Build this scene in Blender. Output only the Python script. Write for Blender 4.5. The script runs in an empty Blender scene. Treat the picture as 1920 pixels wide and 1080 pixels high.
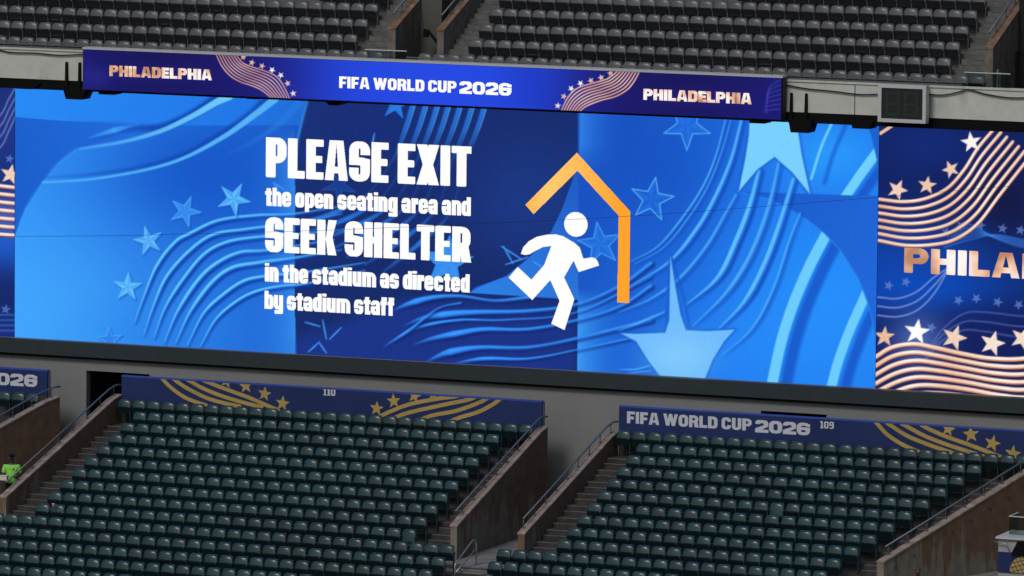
import bpy, bmesh, math, random
import numpy as np
from mathutils import Vector, Matrix

random.seed(7)
sc = bpy.context.scene
COL = sc.collection

# ------------------------------------------------------------------ camera
F_PX = 12500.0                                  # focal length in pixels of a 1920 px wide frame
TH, PI_, RO = 0.383897339, 0.110739132, 0.00999399069
CAM = np.array([97.0405139, -196.457312, 26.0915819])
FW = np.array([-math.sin(TH) * math.cos(PI_), math.cos(TH) * math.cos(PI_), -math.sin(PI_)])
_r = np.array([math.cos(TH), math.sin(TH), 0.0]); _u = np.cross(_r, FW)
RT = _r * math.cos(RO) + _u * math.sin(RO)
UP = -_r * math.sin(RO) + _u * math.cos(RO)
cd = bpy.data.cameras.new('camera')
cd.sensor_width = 36.0
cd.lens = F_PX / 1920 * 36.0
cd.clip_start = 1.0
cd.clip_end = 20000.0
cam = bpy.data.objects.new('camera', cd); COL.objects.link(cam)
cam.matrix_world = Matrix(((RT[0], UP[0], -FW[0], CAM[0]), (RT[1], UP[1], -FW[1], CAM[1]), (RT[2], UP[2], -FW[2], CAM[2]), (0, 0, 0, 1)))
sc.camera = cam

# ------------------------------------------------------------------ light and exposure (overcast day)
SUN_EL, SUN_AZ = math.radians(44), math.radians(-6)     # azimuth measured from -Y towards +X
w = bpy.data.worlds.new('World'); sc.world = w; w.use_nodes = True
nt = w.node_tree; bg = nt.nodes['Background']
sky = nt.nodes.new('ShaderNodeTexSky'); sky.sky_type = 'NISHITA'; sky.sun_disc = False
sky.sun_elevation = SUN_EL; sky.sun_rotation = math.pi - SUN_AZ; sky.dust_density = 3.0; sky.ozone_density = 0.6
nt.links.new(sky.outputs[0], bg.inputs[0]); bg.inputs[1].default_value = 0.064
sl = bpy.data.lights.new('sun', 'SUN'); sl.energy = 1.1; sl.angle = math.radians(13); sl.color = (1.0, 0.97, 0.93)
sun = bpy.data.objects.new('sun', sl); COL.objects.link(sun)
sd = Vector((math.sin(SUN_AZ) * math.cos(SUN_EL), -math.cos(SUN_AZ) * math.cos(SUN_EL), math.sin(SUN_EL)))
sun.rotation_euler = sd.to_track_quat('Z', 'Y').to_euler()
sun.location = (20, -40, 60)
vs = sc.view_settings
vs.view_transform = 'Standard'; vs.look = 'None'; vs.gamma = 1.0; vs.use_curve_mapping = False
EXPO = 0.0
vs.exposure = EXPO
EMIT = 2 ** (-EXPO)                              # brightness of the lit LED boards

# ------------------------------------------------------------------ helpers
def at(px, py, y):
    d = FW + RT * (px - 960) / F_PX + UP * (540 - py) / F_PX
    return CAM + d * ((y - CAM[1]) / d[1])

def proj(X, Y, Z):
    dx, dy, dz = X - CAM[0], Y - CAM[1], Z - CAM[2]
    zc = dx * FW[0] + dy * FW[1] + dz * FW[2]
    return (960 + F_PX * (dx * RT[0] + dy * RT[1] + dz * RT[2]) / zc,
            540 - F_PX * (dx * UP[0] + dy * UP[1] + dz * UP[2]) / zc, zc)

def lin(c):
    c = np.clip(np.asarray(c, float), 0, 255) / 255.0
    return np.where(c <= 0.04045, c / 12.92, ((c + 0.055) / 1.055) ** 2.4)

def tag(o, label=None, cat=None, group=None, kind=None):
    if label: o['label'] = label
    if cat: o['category'] = cat
    if group: o['group'] = group
    if kind: o['kind'] = kind
    return o

def empty(name, loc, label, cat, group=None, rz=0.0):
    o = bpy.data.objects.new(name, None); COL.objects.link(o)
    o.location = loc; o.rotation_euler = (0, 0, rz); o.empty_display_size = 0.3
    return tag(o, label, cat, group, 'thing')

class MB:
    """collects faces; build() links them as one mesh object"""
    def __init__(s): s.v = []; s.f = []
    def add(s, vs_, fs):
        n = len(s.v); s.v += [tuple(map(float, v)) for v in vs_]; s.f += [tuple(n + i for i in f) for f in fs]
    def box(s, x0, x1, y0, y1, z0, z1):
        s.add([(x0, y0, z0), (x1, y0, z0), (x1, y1, z0), (x0, y1, z0), (x0, y0, z1), (x1, y0, z1), (x1, y1, z1), (x0, y1, z1)],
              [(0, 3, 2, 1), (4, 5, 6, 7), (0, 1, 5, 4), (1, 2, 6, 5), (2, 3, 7, 6), (3, 0, 4, 7)])
    def hexa(s, p):      # 8 corners: bottom ring of 4, top ring of 4
        s.add(p, [(0, 3, 2, 1), (4, 5, 6, 7), (0, 1, 5, 4), (1, 2, 6, 5), (2, 3, 7, 6), (3, 0, 4, 7)])
    def prism(s, ring, vec):   # ring of 3-D points swept along vec
        n = len(ring); b = [tuple(np.add(p, vec)) for p in ring]
        s.add(list(ring) + b, [tuple(range(n - 1, -1, -1)), tuple(range(n, 2 * n))] + [(i, (i + 1) % n, n + (i + 1) % n, n + i) for i in range(n)])
    def tube(s, pts, r, k=8, cap=True):
        pts = [Vector(p) for p in pts]; rings = []
        rr = r if isinstance(r, (list, tuple)) else [r] * len(pts)
        prev = None
        for i, p in enumerate(pts):
            t = (pts[min(i + 1, len(pts) - 1)] - pts[max(i - 1, 0)]).normalized()
            if prev is None:
                a = t.cross(Vector((0, 0, 1)));  a = a if a.length > 0.05 else t.cross(Vector((0, 1, 0)))
            else: a = prev - t * prev.dot(t)
            a.normalize(); b = t.cross(a); prev = a
            rings.append([p + (a * math.cos(q) + b * math.sin(q)) * rr[i] for q in [2 * math.pi * j / k for j in range(k)]])
        v = [q for ring in rings for q in ring]; f = []
        for i in range(len(pts) - 1):
            for j in range(k):
                f.append((i * k + j, i * k + (j + 1) % k, (i + 1) * k + (j + 1) % k, (i + 1) * k + j))
        if cap: f += [tuple(range(k - 1, -1, -1)), tuple((len(pts) - 1) * k + j for j in range(k))]
        s.add(v, f)
    def mesh(s, name, m, smooth=False):
        me = bpy.data.meshes.new(name); me.from_pydata(s.v, [], s.f); me.materials.append(m); me.update()
        bm = bmesh.new(); bm.from_mesh(me); bmesh.ops.recalc_face_normals(bm, faces=bm.faces); bm.to_mesh(me); bm.free()
        if smooth:
            for p in me.polygons: p.use_smooth = True
        return me
    def build(s, name, m, parent=None, smooth=False, bevel=0.0):
        o = bpy.data.objects.new(name, s.mesh(name, m, smooth)); COL.objects.link(o)
        if parent is not None:
            o.parent = parent
            o.matrix_parent_inverse = parent_inv(parent)
        if bevel:
            b = o.modifiers.new('bevel', 'BEVEL'); b.width = bevel; b.segments = 2; b.limit_method = 'ANGLE'
        return o

def world_of(o):
    m = Matrix.LocRotScale(o.location, o.rotation_euler, o.scale)
    return m if o.parent is None else world_of(o.parent) @ o.matrix_parent_inverse @ m

def parent_inv(p):
    return world_of(p).inverted()

# ------------------------------------------------------------------ materials
def mat(name, base, rough=0.6, spec=0.4, metallic=0.0, var=0.0, vscale=3.0, bump=0.0, bscale=40.0, rnd=0.0):
    m = bpy.data.materials.new(name); m.use_nodes = True
    n = m.node_tree.nodes; l = m.node_tree.links; b = n['Principled BSDF']
    b.inputs['Base Color'].default_value = (*base, 1); b.inputs['Roughness'].default_value = rough
    b.inputs['Specular IOR Level'].default_value = spec; b.inputs['Metallic'].default_value = metallic
    src = None
    tc = n.new('ShaderNodeNewGeometry')
    if var:
        nz = n.new('ShaderNodeTexNoise'); nz.inputs['Scale'].default_value = vscale; nz.inputs['Detail'].default_value = 6
        l.new(tc.outputs['Position'], nz.inputs['Vector'])
        mr = n.new('ShaderNodeMapRange'); mr.inputs[1].default_value = 0.3; mr.inputs[2].default_value = 0.7
        mr.inputs[3].default_value = 1 - var; mr.inputs[4].default_value = 1 + var
        l.new(nz.outputs['Fac'], mr.inputs[0]); src = mr.outputs[0]
    if rnd:
        oi = n.new('ShaderNodeObjectInfo'); mr2 = n.new('ShaderNodeMapRange')
        mr2.inputs[3].default_value = 1 - rnd; mr2.inputs[4].default_value = 1 + rnd
        l.new(oi.outputs['Random'], mr2.inputs[0])
        if src is None: src = mr2.outputs[0]
        else:
            mu = n.new('ShaderNodeMath'); mu.operation = 'MULTIPLY'; l.new(src, mu.inputs[0]); l.new(mr2.outputs[0], mu.inputs[1]); src = mu.outputs[0]
    if src is not None:
        vm = n.new('ShaderNodeVectorMath'); vm.operation = 'SCALE'; vm.inputs[0].default_value = base
        l.new(src, vm.inputs['Scale']); l.new(vm.outputs[0], b.inputs['Base Color'])
    if bump:
        nb = n.new('ShaderNodeTexNoise'); nb.inputs['Scale'].default_value = bscale; nb.inputs['Detail'].default_value = 4
        l.new(tc.outputs['Position'], nb.inputs['Vector'])
        bu = n.new('ShaderNodeBump'); bu.inputs['Strength'].default_value = bump; bu.inputs['Distance'].default_value = 0.02
        l.new(nb.outputs['Fac'], bu.inputs['Height']); l.new(bu.outputs[0], b.inputs['Normal'])
    return m

def streaked(name, base, streak, lo, hi, rough=0.8, sx=2.2, sz=0.25, var=0.25):
    """concrete with run-down stains: noise stretched in the vertical"""
    m = mat(name, base, rough, 0.25); n = m.node_tree.nodes; l = m.node_tree.links; b = n['Principled BSDF']
    g = n.new('ShaderNodeNewGeometry'); mp = n.new('ShaderNodeMapping'); mp.inputs['Scale'].default_value = (sx, sx, sz)
    l.new(g.outputs['Position'], mp.inputs[0])
    nz = n.new('ShaderNodeTexNoise'); nz.inputs['Scale'].default_value = 1.0; nz.inputs['Detail'].default_value = 5; nz.inputs['Roughness'].default_value = 0.6
    l.new(mp.outputs[0], nz.inputs['Vector'])
    mr = n.new('ShaderNodeMapRange'); mr.inputs[1].default_value = lo; mr.inputs[2].default_value = hi; l.new(nz.outputs['Fac'], mr.inputs[0])
    mx = n.new('ShaderNodeMix'); mx.data_type = 'RGBA'; mx.inputs[6].default_value = (*base, 1); mx.inputs[7].default_value = (*streak, 1)
    l.new(mr.outputs[0], mx.inputs[0])
    n2 = n.new('ShaderNodeTexNoise'); n2.inputs['Scale'].default_value = 4; n2.inputs['Detail'].default_value = 8; l.new(g.outputs['Position'], n2.inputs['Vector'])
    mr2 = n.new('ShaderNodeMapRange'); mr2.inputs[1].default_value = .3; mr2.inputs[2].default_value = .7; mr2.inputs[3].default_value = 1 - var; mr2.inputs[4].default_value = 1 + var
    l.new(n2.outputs['Fac'], mr2.inputs[0])
    vm = n.new('ShaderNodeVectorMath'); vm.operation = 'SCALE'; l.new(mx.outputs[2], vm.inputs[0]); l.new(mr2.outputs[0], vm.inputs['Scale'])
    l.new(vm.outputs[0], b.inputs['Base Color'])
    return m

def emitter(name, rgb):
    m = bpy.data.materials.new(name); m.use_nodes = True; n = m.node_tree.nodes; l = m.node_tree.links
    n.remove(n['Principled BSDF']); e = n.new('ShaderNodeEmission'); c = lin(rgb)
    e.inputs[0].default_value = (*c, 1); e.inputs[1].default_value = EMIT
    l.new(e.outputs[0], n['Material Output'].inputs[0]); m.cycles.emission_sampling = 'NONE'
    return m

def led(name):
    m = emitter(name, (255, 255, 255)); n = m.node_tree.nodes; l = m.node_tree.links
    a = n.new('ShaderNodeVertexColor'); a.layer_name = 'led'
    l.new(a.outputs['Color'], next(x for x in n if x.type == 'EMISSION').inputs[0])
    return m

def gold_led(name, scale):
    m = emitter(name, (255, 255, 255)); n = m.node_tree.nodes; l = m.node_tree.links
    g = n.new('ShaderNodeNewGeometry'); nz = n.new('ShaderNodeTexNoise'); nz.inputs['Scale'].default_value = scale; nz.inputs['Detail'].default_value = 2
    l.new(g.outputs['Position'], nz.inputs['Vector']); cr = n.new('ShaderNodeValToRGB'); l.new(nz.outputs['Fac'], cr.inputs[0])
    e = cr.color_ramp.elements
    e[0].position = .36; e[0].color = (*lin((190, 136, 106)), 1); e[1].position = .62; e[1].color = (*lin((255, 246, 240)), 1)
    x = cr.color_ramp.elements.new(.5); x.color = (*lin((244, 196, 160)), 1)
    l.new(cr.outputs[0], next(x for x in n if x.type == 'EMISSION').inputs[0])
    return m

M = {}
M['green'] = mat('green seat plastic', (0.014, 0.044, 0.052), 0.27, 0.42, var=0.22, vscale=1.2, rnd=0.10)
M['green_pan'] = mat('shade-darkened green pan plastic', (0.005, 0.016, 0.019), 0.5, 0.25, rnd=0.1)  # folded pan darker than the seat: underside shade put into the colour
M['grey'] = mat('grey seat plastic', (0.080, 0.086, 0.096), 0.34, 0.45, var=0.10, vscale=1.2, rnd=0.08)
M['grey_pan'] = mat('shade-darkened grey pan plastic', (0.019, 0.021, 0.026), 0.5, 0.3, rnd=0.1)  # grey pan likewise: shade on the folded underside painted into the base
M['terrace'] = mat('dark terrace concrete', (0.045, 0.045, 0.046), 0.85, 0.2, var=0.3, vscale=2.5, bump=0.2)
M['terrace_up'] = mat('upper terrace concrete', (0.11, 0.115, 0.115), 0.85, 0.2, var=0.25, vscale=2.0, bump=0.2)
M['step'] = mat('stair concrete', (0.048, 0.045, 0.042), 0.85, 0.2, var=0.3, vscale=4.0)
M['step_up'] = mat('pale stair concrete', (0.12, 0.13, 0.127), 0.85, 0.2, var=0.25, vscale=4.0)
M['nosing'] = mat('worn pale step edge', (0.13, 0.125, 0.12), 0.7, 0.3, var=0.3, vscale=8)
def stained():
    """brown painted wall whose paint has washed away in ragged runs near its foot"""
    m = mat('stained brown wall', (0.145, 0.093, 0.060), 0.85, 0.2); n = m.node_tree.nodes; l = m.node_tree.links; b = n['Principled BSDF']
    g = n.new('ShaderNodeNewGeometry'); mp = n.new('ShaderNodeMapping'); mp.inputs['Scale'].default_value = (1.6, 1.6, .10); l.new(g.outputs['Position'], mp.inputs[0])
    a = n.new('ShaderNodeTexNoise'); a.inputs['Scale'].default_value = 1.5; a.inputs['Detail'].default_value = 6; a.inputs['Roughness'].default_value = .7; l.new(mp.outputs[0], a.inputs['Vector'])
    c = n.new('ShaderNodeTexNoise'); c.inputs['Scale'].default_value = .55; c.inputs['Detail'].default_value = 3; l.new(g.outputs['Position'], c.inputs['Vector'])
    sp = n.new('ShaderNodeSeparateXYZ'); l.new(g.outputs['Position'], sp.inputs[0])
    hz = n.new('ShaderNodeMapRange'); hz.inputs[1].default_value = -2.3; hz.inputs[2].default_value = -4.6; hz.inputs[3].default_value = -.16; hz.inputs[4].default_value = .10; l.new(sp.outputs['Z'], hz.inputs[0])
    s1 = n.new('ShaderNodeMath'); s1.operation = 'MULTIPLY_ADD'; l.new(c.outputs['Fac'], s1.inputs[0]); s1.inputs[1].default_value = .55; l.new(a.outputs['Fac'], s1.inputs[2])
    s2 = n.new('ShaderNodeMath'); s2.operation = 'ADD'; l.new(s1.outputs[0], s2.inputs[0]); l.new(hz.outputs[0], s2.inputs[1])
    mr = n.new('ShaderNodeMapRange'); mr.inputs[1].default_value = .80; mr.inputs[2].default_value = .85; l.new(s2.outputs[0], mr.inputs[0])
    mx = n.new('ShaderNodeMix'); mx.data_type = 'RGBA'; mx.inputs[6].default_value = (0.145, 0.093, 0.060, 1); mx.inputs[7].default_value = (0.185, 0.170, 0.135, 1); l.new(mr.outputs[0], mx.inputs[0])
    f = n.new('ShaderNodeTexNoise'); f.inputs['Scale'].default_value = 3; f.inputs['Detail'].default_value = 8; l.new(g.outputs['Position'], f.inputs['Vector'])
    m2 = n.new('ShaderNodeMapRange'); m2.inputs[1].default_value = .3; m2.inputs[2].default_value = .7; m2.inputs[3].default_value = .8; m2.inputs[4].default_value = 1.2; l.new(f.outputs['Fac'], m2.inputs[0])
    vm = n.new('ShaderNodeVectorMath'); vm.operation = 'SCALE'; l.new(mx.outputs[2], vm.inputs[0]); l.new(m2.outputs[0], vm.inputs['Scale']); l.new(vm.outputs[0], b.inputs['Base Color'])
    return m
M['brown'] = stained()
M['coping'] = streaked('coping concrete', (0.25, 0.195, 0.165), (0.33, 0.285, 0.25), 0.5, 0.7, sx=3, sz=3)
M['brown_up'] = streaked('brown upper coping', (0.17, 0.105, 0.07), (0.20, 0.16, 0.13), 0.5, 0.62, sx=3, sz=3)
M['brown_dim'] = streaked('dim brown parapet', (0.15, 0.115, 0.09), (0.15, 0.147, 0.135), 0.45, 0.55)
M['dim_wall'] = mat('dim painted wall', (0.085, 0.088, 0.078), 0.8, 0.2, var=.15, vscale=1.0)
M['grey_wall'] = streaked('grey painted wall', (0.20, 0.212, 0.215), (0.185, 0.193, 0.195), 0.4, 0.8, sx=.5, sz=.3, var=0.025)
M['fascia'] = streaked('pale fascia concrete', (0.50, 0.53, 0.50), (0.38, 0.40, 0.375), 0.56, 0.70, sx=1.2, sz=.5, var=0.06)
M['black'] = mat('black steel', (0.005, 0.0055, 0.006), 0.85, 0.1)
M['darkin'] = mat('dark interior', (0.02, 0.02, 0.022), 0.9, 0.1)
M['ledge'] = mat('dark screen border', (0.024, 0.034, 0.042), 0.55, 0.3, var=0.1)
M['rail'] = mat('blue grey painted rail', (0.10, 0.122, 0.155), 0.4, 0.5, metallic=0.3)
M['steel'] = mat('galvanised steel', (0.32, 0.34, 0.36), 0.35, 0.5, metallic=0.7)
M['guard'] = mat('dark grey guard rail', (0.085, 0.09, 0.10), 0.45, 0.5)
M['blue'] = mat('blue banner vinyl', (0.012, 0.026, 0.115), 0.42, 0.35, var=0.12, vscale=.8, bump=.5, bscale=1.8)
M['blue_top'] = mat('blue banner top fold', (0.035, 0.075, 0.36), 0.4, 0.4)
M['gold'] = mat('gold print', (0.40, 0.29, 0.085), 0.5, 0.3, var=0.12, vscale=1.5)
M['print'] = mat('white print', (0.52, 0.55, 0.63), 0.5, 0.3)
M['frame'] = mat('light grey frame', (0.48, 0.50, 0.53), 0.45, 0.4)
M['clockface'] = mat('unlit clock face', (0.012, 0.018, 0.020), 0.3, 0.5)
M['digit'] = mat('unlit segments', (0.020, 0.028, 0.028), 0.5, 0.3)
M['cable'] = mat('black cable', (0.014, 0.014, 0.014), 0.6, 0.2)
M['ground'] = mat('playing field turf', (0.05, 0.09, 0.035), 0.9, 0.1, var=0.2, vscale=.3)
M['floor'] = mat('vomitory floor concrete', (0.20, 0.195, 0.195), 0.8, 0.2, var=0.2, vscale=2)
M['skin_d'] = mat('dark skin', (0.045, 0.026, 0.018), 0.55, 0.4)
M['hair'] = mat('dark hair', (0.012, 0.009, 0.008), 0.7, 0.3)
M['redhair'] = mat('reddish brown hair', (0.10, 0.032, 0.02), 0.7, 0.3)
M['lime'] = mat('lime green shirt cloth', (0.24, 0.62, 0.10), 0.8, 0.2, var=0.12, vscale=9, bump=.3, bscale=14)
M['navy'] = mat('navy trousers cloth', (0.012, 0.015, 0.028), 0.85, 0.1)
M['headset'] = mat('blue headset plastic', (0.03, 0.16, 0.34), 0.4, 0.5)
M['card'] = mat('white carton', (0.62, 0.56, 0.48), 0.7, 0.2)
M['pink'] = mat('pink red print', (0.55, 0.10, 0.12), 0.6, 0.3)
M['booth'] = mat('booth grey panel', (0.30, 0.31, 0.32), 0.6, 0.3, var=.15)
M['led'] = led('LED picture')
M['white_led'] = emitter('white LED', (255, 255, 255))
M['orange_led'] = emitter('orange LED', (255, 178, 62))
def _orange():
    n = M['orange_led'].node_tree.nodes; l = M['orange_led'].node_tree.links; g = n.new('ShaderNodeNewGeometry'); sp = n.new('ShaderNodeSeparateXYZ'); l.new(g.outputs['Position'], sp.inputs[0])
    mr = n.new('ShaderNodeMapRange'); mr.inputs[1].default_value = 17.8; mr.inputs[2].default_value = 21.4; l.new(sp.outputs['X'], mr.inputs[0])
    cr = n.new('ShaderNodeValToRGB'); l.new(mr.outputs[0], cr.inputs[0]); e = cr.color_ramp.elements
    e[0].color = (*lin((255, 172, 58)), 1); e[1].color = (*lin((255, 164, 44)), 1); x = e.new(.3); x.color = (*lin((255, 204, 112)), 1)
    l.new(cr.outputs[0], next(q for q in n if q.type == 'EMISSION').inputs[0])
_orange()
M['gold_led'] = gold_led('gold LED lettering', .75)
M['gold_led_small'] = gold_led('gold LED small lettering', 1.7)
def glass():
    m = mat('clear guard glass', (0.55, 0.68, 0.66), 0.05, 0.5)
    b = m.node_tree.nodes['Principled BSDF']; b.inputs['Transmission Weight'].default_value = 1.0; b.inputs['IOR'].default_value = 1.05
    return m
M['glass'] = glass()

# ------------------------------------------------------------------ LED pictures (colour per LED, drawn in the photo's pixels on the screen's own plane)
def spline(pts, n=14):
    p = np.array(pts, float)
    if len(p) < 3: return np.array([p[0] + (p[-1] - p[0]) * t for t in np.linspace(0, 1, 6)])
    q = np.vstack([2 * p[0] - p[1], p, 2 * p[-1] - p[-2]]); out = []
    for i in range(1, len(q) - 2):
        for t in np.linspace(0, 1, n, endpoint=False):
            a, b, c, d = q[i - 1], q[i], q[i + 1], q[i + 2]
            out.append(0.5 * ((2 * b) + (c - a) * t + (2 * a - 5 * b + 4 * c - d) * t * t + (3 * b - a - 3 * c + d) * t ** 3))
    out.append(p[-1]); return np.array(out)

def star_pts(cx, cy, r, rot=0.0, inner=0.42, sq=1.0):
    o = []
    for i in range(10):
        a = math.radians(rot - 90 + 36 * i); k = r if i % 2 == 0 else r * inner
        o.append((cx + k * math.cos(a), cy + sq * k * math.sin(a)))
    return o

class Paint:
    def __init__(s, x0, x1, z0, z1, y, nx, nz):
        s.nx, s.nz, s.y = nx, nz, y
        s.X, s.Z = np.meshgrid(np.linspace(x0, x1, nx), np.linspace(z0, z1, nz))
        s.px, s.py, _ = proj(s.X, y, s.Z)
        s.img = np.zeros((nz, nx, 3))
    def blend(s, sl, color, a):
        c = np.asarray(color, float)
        s.img[sl] += (c - s.img[sl]) * a[..., None]
    def box(s, xy, pad):
        x0, y0 = np.min(xy, 0) - pad; x1, y1 = np.max(xy, 0) + pad
        m = (s.px >= x0) & (s.px <= x1) & (s.py >= y0) & (s.py <= y1)
        if not m.any(): return None
        r = np.where(m.any(1))[0]; c = np.where(m.any(0))[0]
        return (slice(r[0], r[-1] + 1), slice(c[0], c[-1] + 1))
    def stroke(s, pts, wd, color, alpha=1.0, soft=1.6, raw=False):
        """wd, alpha: number or (start, end) or (start, middle, end)"""
        p = np.array(pts, float) if raw else spline(pts)
        W = np.interp(np.linspace(0, 1, len(p)), np.linspace(0, 1, len(np.atleast_1d(wd))), np.atleast_1d(wd))
        A = np.interp(np.linspace(0, 1, len(p)), np.linspace(0, 1, len(np.atleast_1d(alpha))), np.atleast_1d(alpha))
        sl = s.box(p, W.max() + soft * 2)
        if sl is None: return
        x, y = s.px[sl], s.py[sl]; best = np.full(x.shape, -1.0)
        for i in range(len(p) - 1):
            b0 = p[i]; d = p[i + 1] - b0; L = d @ d + 1e-9
            t = np.clip(((x - b0[0]) * d[0] + (y - b0[1]) * d[1]) / L, 0, 1)
            dist = np.hypot(x - b0[0] - t * d[0], y - b0[1] - t * d[1])
            hw = (W[i] + (W[i + 1] - W[i]) * t) / 2
            a = np.clip(0.5 - (dist - hw) / soft, 0, 1) * (A[i] + (A[i + 1] - A[i]) * t)
            best = np.maximum(best, a)
        s.blend(sl, color, np.clip(best, 0, 1))
    def poly(s, pts, color, alpha=1.0, soft=1.5, color2=None, dirv=None):
        p = np.array(pts, float); sl = s.box(p, soft * 2)
        if sl is None: return
        x, y = s.px[sl], s.py[sl]; ins = np.zeros(x.shape, bool); dist = np.full(x.shape, 1e9)
        n = len(p)
        for i in range(n):
            a, b = p[i], p[(i + 1) % n]; d = b - a; L = d @ d + 1e-9
            t = np.clip(((x - a[0]) * d[0] + (y - a[1]) * d[1]) / L, 0, 1)
            dist = np.minimum(dist, np.hypot(x - a[0] - t * d[0], y - a[1] - t * d[1]))
            if a[1] != b[1]:
                c = ((a[1] > y) != (b[1] > y)) & (x < d[0] * (y - a[1]) / (b[1] - a[1]) + a[0]); ins ^= c
        sd_ = np.where(ins, -dist, dist)
        al = np.clip(0.5 - sd_ / soft, 0, 1) * alpha
        if color2 is not None:
            q0, q1 = np.array(dirv[0], float), np.array(dirv[1], float); d = q1 - q0
            t = np.clip(((x - q0[0]) * d[0] + (y - q0[1]) * d[1]) / (d @ d), 0, 1)[..., None]
            s.img[sl] += ((np.array(color, float) * (1 - t) + np.array(color2, float) * t) - s.img[sl]) * al[..., None]
        else: s.blend(sl, color, al)
    def glow(s, cx, cy, rx, ry, color, alpha):
        d = ((s.px - cx) / rx) ** 2 + ((s.py - cy) / ry) ** 2
        s.blend((slice(None), slice(None)), color, alpha * np.exp(-d))
    def emboss(s, pts, wd, light, dark, al=1.0, off=(2.0, 2.6)):
        w_ = np.array(np.atleast_1d(wd), float); a_ = np.array(np.atleast_1d(al), float)
        s.stroke([(a + off[0] * 1.5, b + off[1] * 1.5) for a, b in pts], w_ * 1.5, dark, a_ * .8, soft=6)
        s.stroke([(a + off[0] * .3, b + off[1] * .3) for a, b in pts], w_ * 1.1, (44, 130, 242), a_ * .8, soft=3)
        s.stroke(pts, w_ * .62, light, a_, soft=2)
    def star(s, cx, cy, r, rot, fill, edge, shade, inner=.42, alpha=1.0, ea=.5):
        q = star_pts(cx, cy, r, rot, inner)
        s.poly(q, fill, alpha, 1.6)
        for i in range(0, 10, 2):           # bevelled points: one side of each is darker
            s.poly([q[i], q[(i + 1) % 10], (cx, cy)], shade, .30 * alpha, 2.2)
        if edge is not None:
            s.stroke(q + [q[0]], 1.6, edge, ea * alpha, 2.2, raw=True)
    def build(s, name, parent):
        me = bpy.data.meshes.new(name); nx, nz = s.nx, s.nz
        co = np.empty((nx * nz, 3), np.float32); co[:, 0] = s.X.ravel(); co[:, 1] = s.y; co[:, 2] = s.Z.ravel()
        i = np.arange((nz - 1) * nx).reshape(nz - 1, nx)[:, :-1].ravel()
        fa = np.stack([i, i + 1, i + nx + 1, i + nx], 1).astype(np.int32)
        me.vertices.add(nx * nz); me.vertices.foreach_set('co', co.ravel())
        me.loops.add(fa.size); me.loops.foreach_set('vertex_index', fa.ravel())
        me.polygons.add(len(fa)); me.polygons.foreach_set('loop_start', np.arange(0, fa.size, 4, dtype=np.int32))
        me.update(calc_edges=True)
        at_ = me.color_attributes.new('led', 'FLOAT_COLOR', 'POINT')
        c = np.ones((nx * nz, 4), np.float32); c[:, :3] = lin(s.img.reshape(-1, 3)); at_.data.foreach_set('color', c.ravel())
        me.materials.append(M['led'])
        o = bpy.data.objects.new(name, me); COL.objects.link(o); o.parent = parent; o.matrix_parent_inverse = parent_inv(parent)
        return o

# ------------------------------------------------------------------ flat lettering and graphics: a mask over a plane becomes a thin sheet of strips
def sheet(name, fmask, x0, x1, z0, z1, y, m, parent, res=0.012):
    xs = np.arange(x0 + res / 2, x1, res); zs = np.arange(z0 + res / 2, z1, res)
    X, Z = np.meshgrid(xs, zs); K = fmask(X, Z)
    v, f = [], []
    K2 = np.zeros((K.shape[0], K.shape[1] + 2), np.int8); K2[:, 1:-1] = K
    D = np.diff(K2, axis=1); prev = {}
    for r in range(K.shape[0]):
        a = np.where(D[r] == 1)[0]; b = np.where(D[r] == -1)[0]; cur = {}
        for i, j in zip(a, b):
            k = (i, j)
            if k in prev:                       # same run as the row below: stretch that strip upwards
                n = prev[k]; zt = zs[r] + res / 2
                v[n + 2] = (v[n + 2][0], y, zt); v[n + 3] = (v[n + 3][0], y, zt); cur[k] = n
            else:
                n = len(v); xa, xb = xs[0] - res / 2 + i * res, xs[0] - res / 2 + j * res; zb, zt = zs[r] - res / 2, zs[r] + res / 2
                v += [(xa, y, zb), (xb, y, zb), (xb, y, zt), (xa, y, zt)]; f.append((n, n + 1, n + 2, n + 3)); cur[k] = n
        prev = cur
    me = bpy.data.meshes.new(name); me.from_pydata(v, [], f); me.materials.append(m); me.update()
    o = bpy.data.objects.new(name, me); COL.objects.link(o)
    if parent is not None: o.parent = parent; o.matrix_parent_inverse = parent_inv(parent)
    return o

def in_poly(X, Y, p):
    ins = np.zeros(X.shape, bool); n = len(p)
    for i in range(n):
        (ax, ay), (bx, by) = p[i], p[(i + 1) % n]
        if ay != by: ins ^= ((ay > Y) != (by > Y)) & (X < (bx - ax) * (Y - ay) / (by - ay) + ax)
    return ins

def near_line(X, Y, pts, wd):
    p = spline(pts); best = np.zeros(X.shape, bool)
    W = np.interp(np.linspace(0, 1, len(p)), np.linspace(0, 1, len(np.atleast_1d(wd))), np.atleast_1d(wd))
    for i in range(len(p) - 1):
        d = p[i + 1] - p[i]; L = d @ d + 1e-9
        t = np.clip(((X - p[i][0]) * d[0] + (Y - p[i][1]) * d[1]) / L, 0, 1)
        best |= np.hypot(X - p[i][0] - t * d[0], Y - p[i][1] - t * d[1]) < W[i] / 2
    return best

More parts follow.
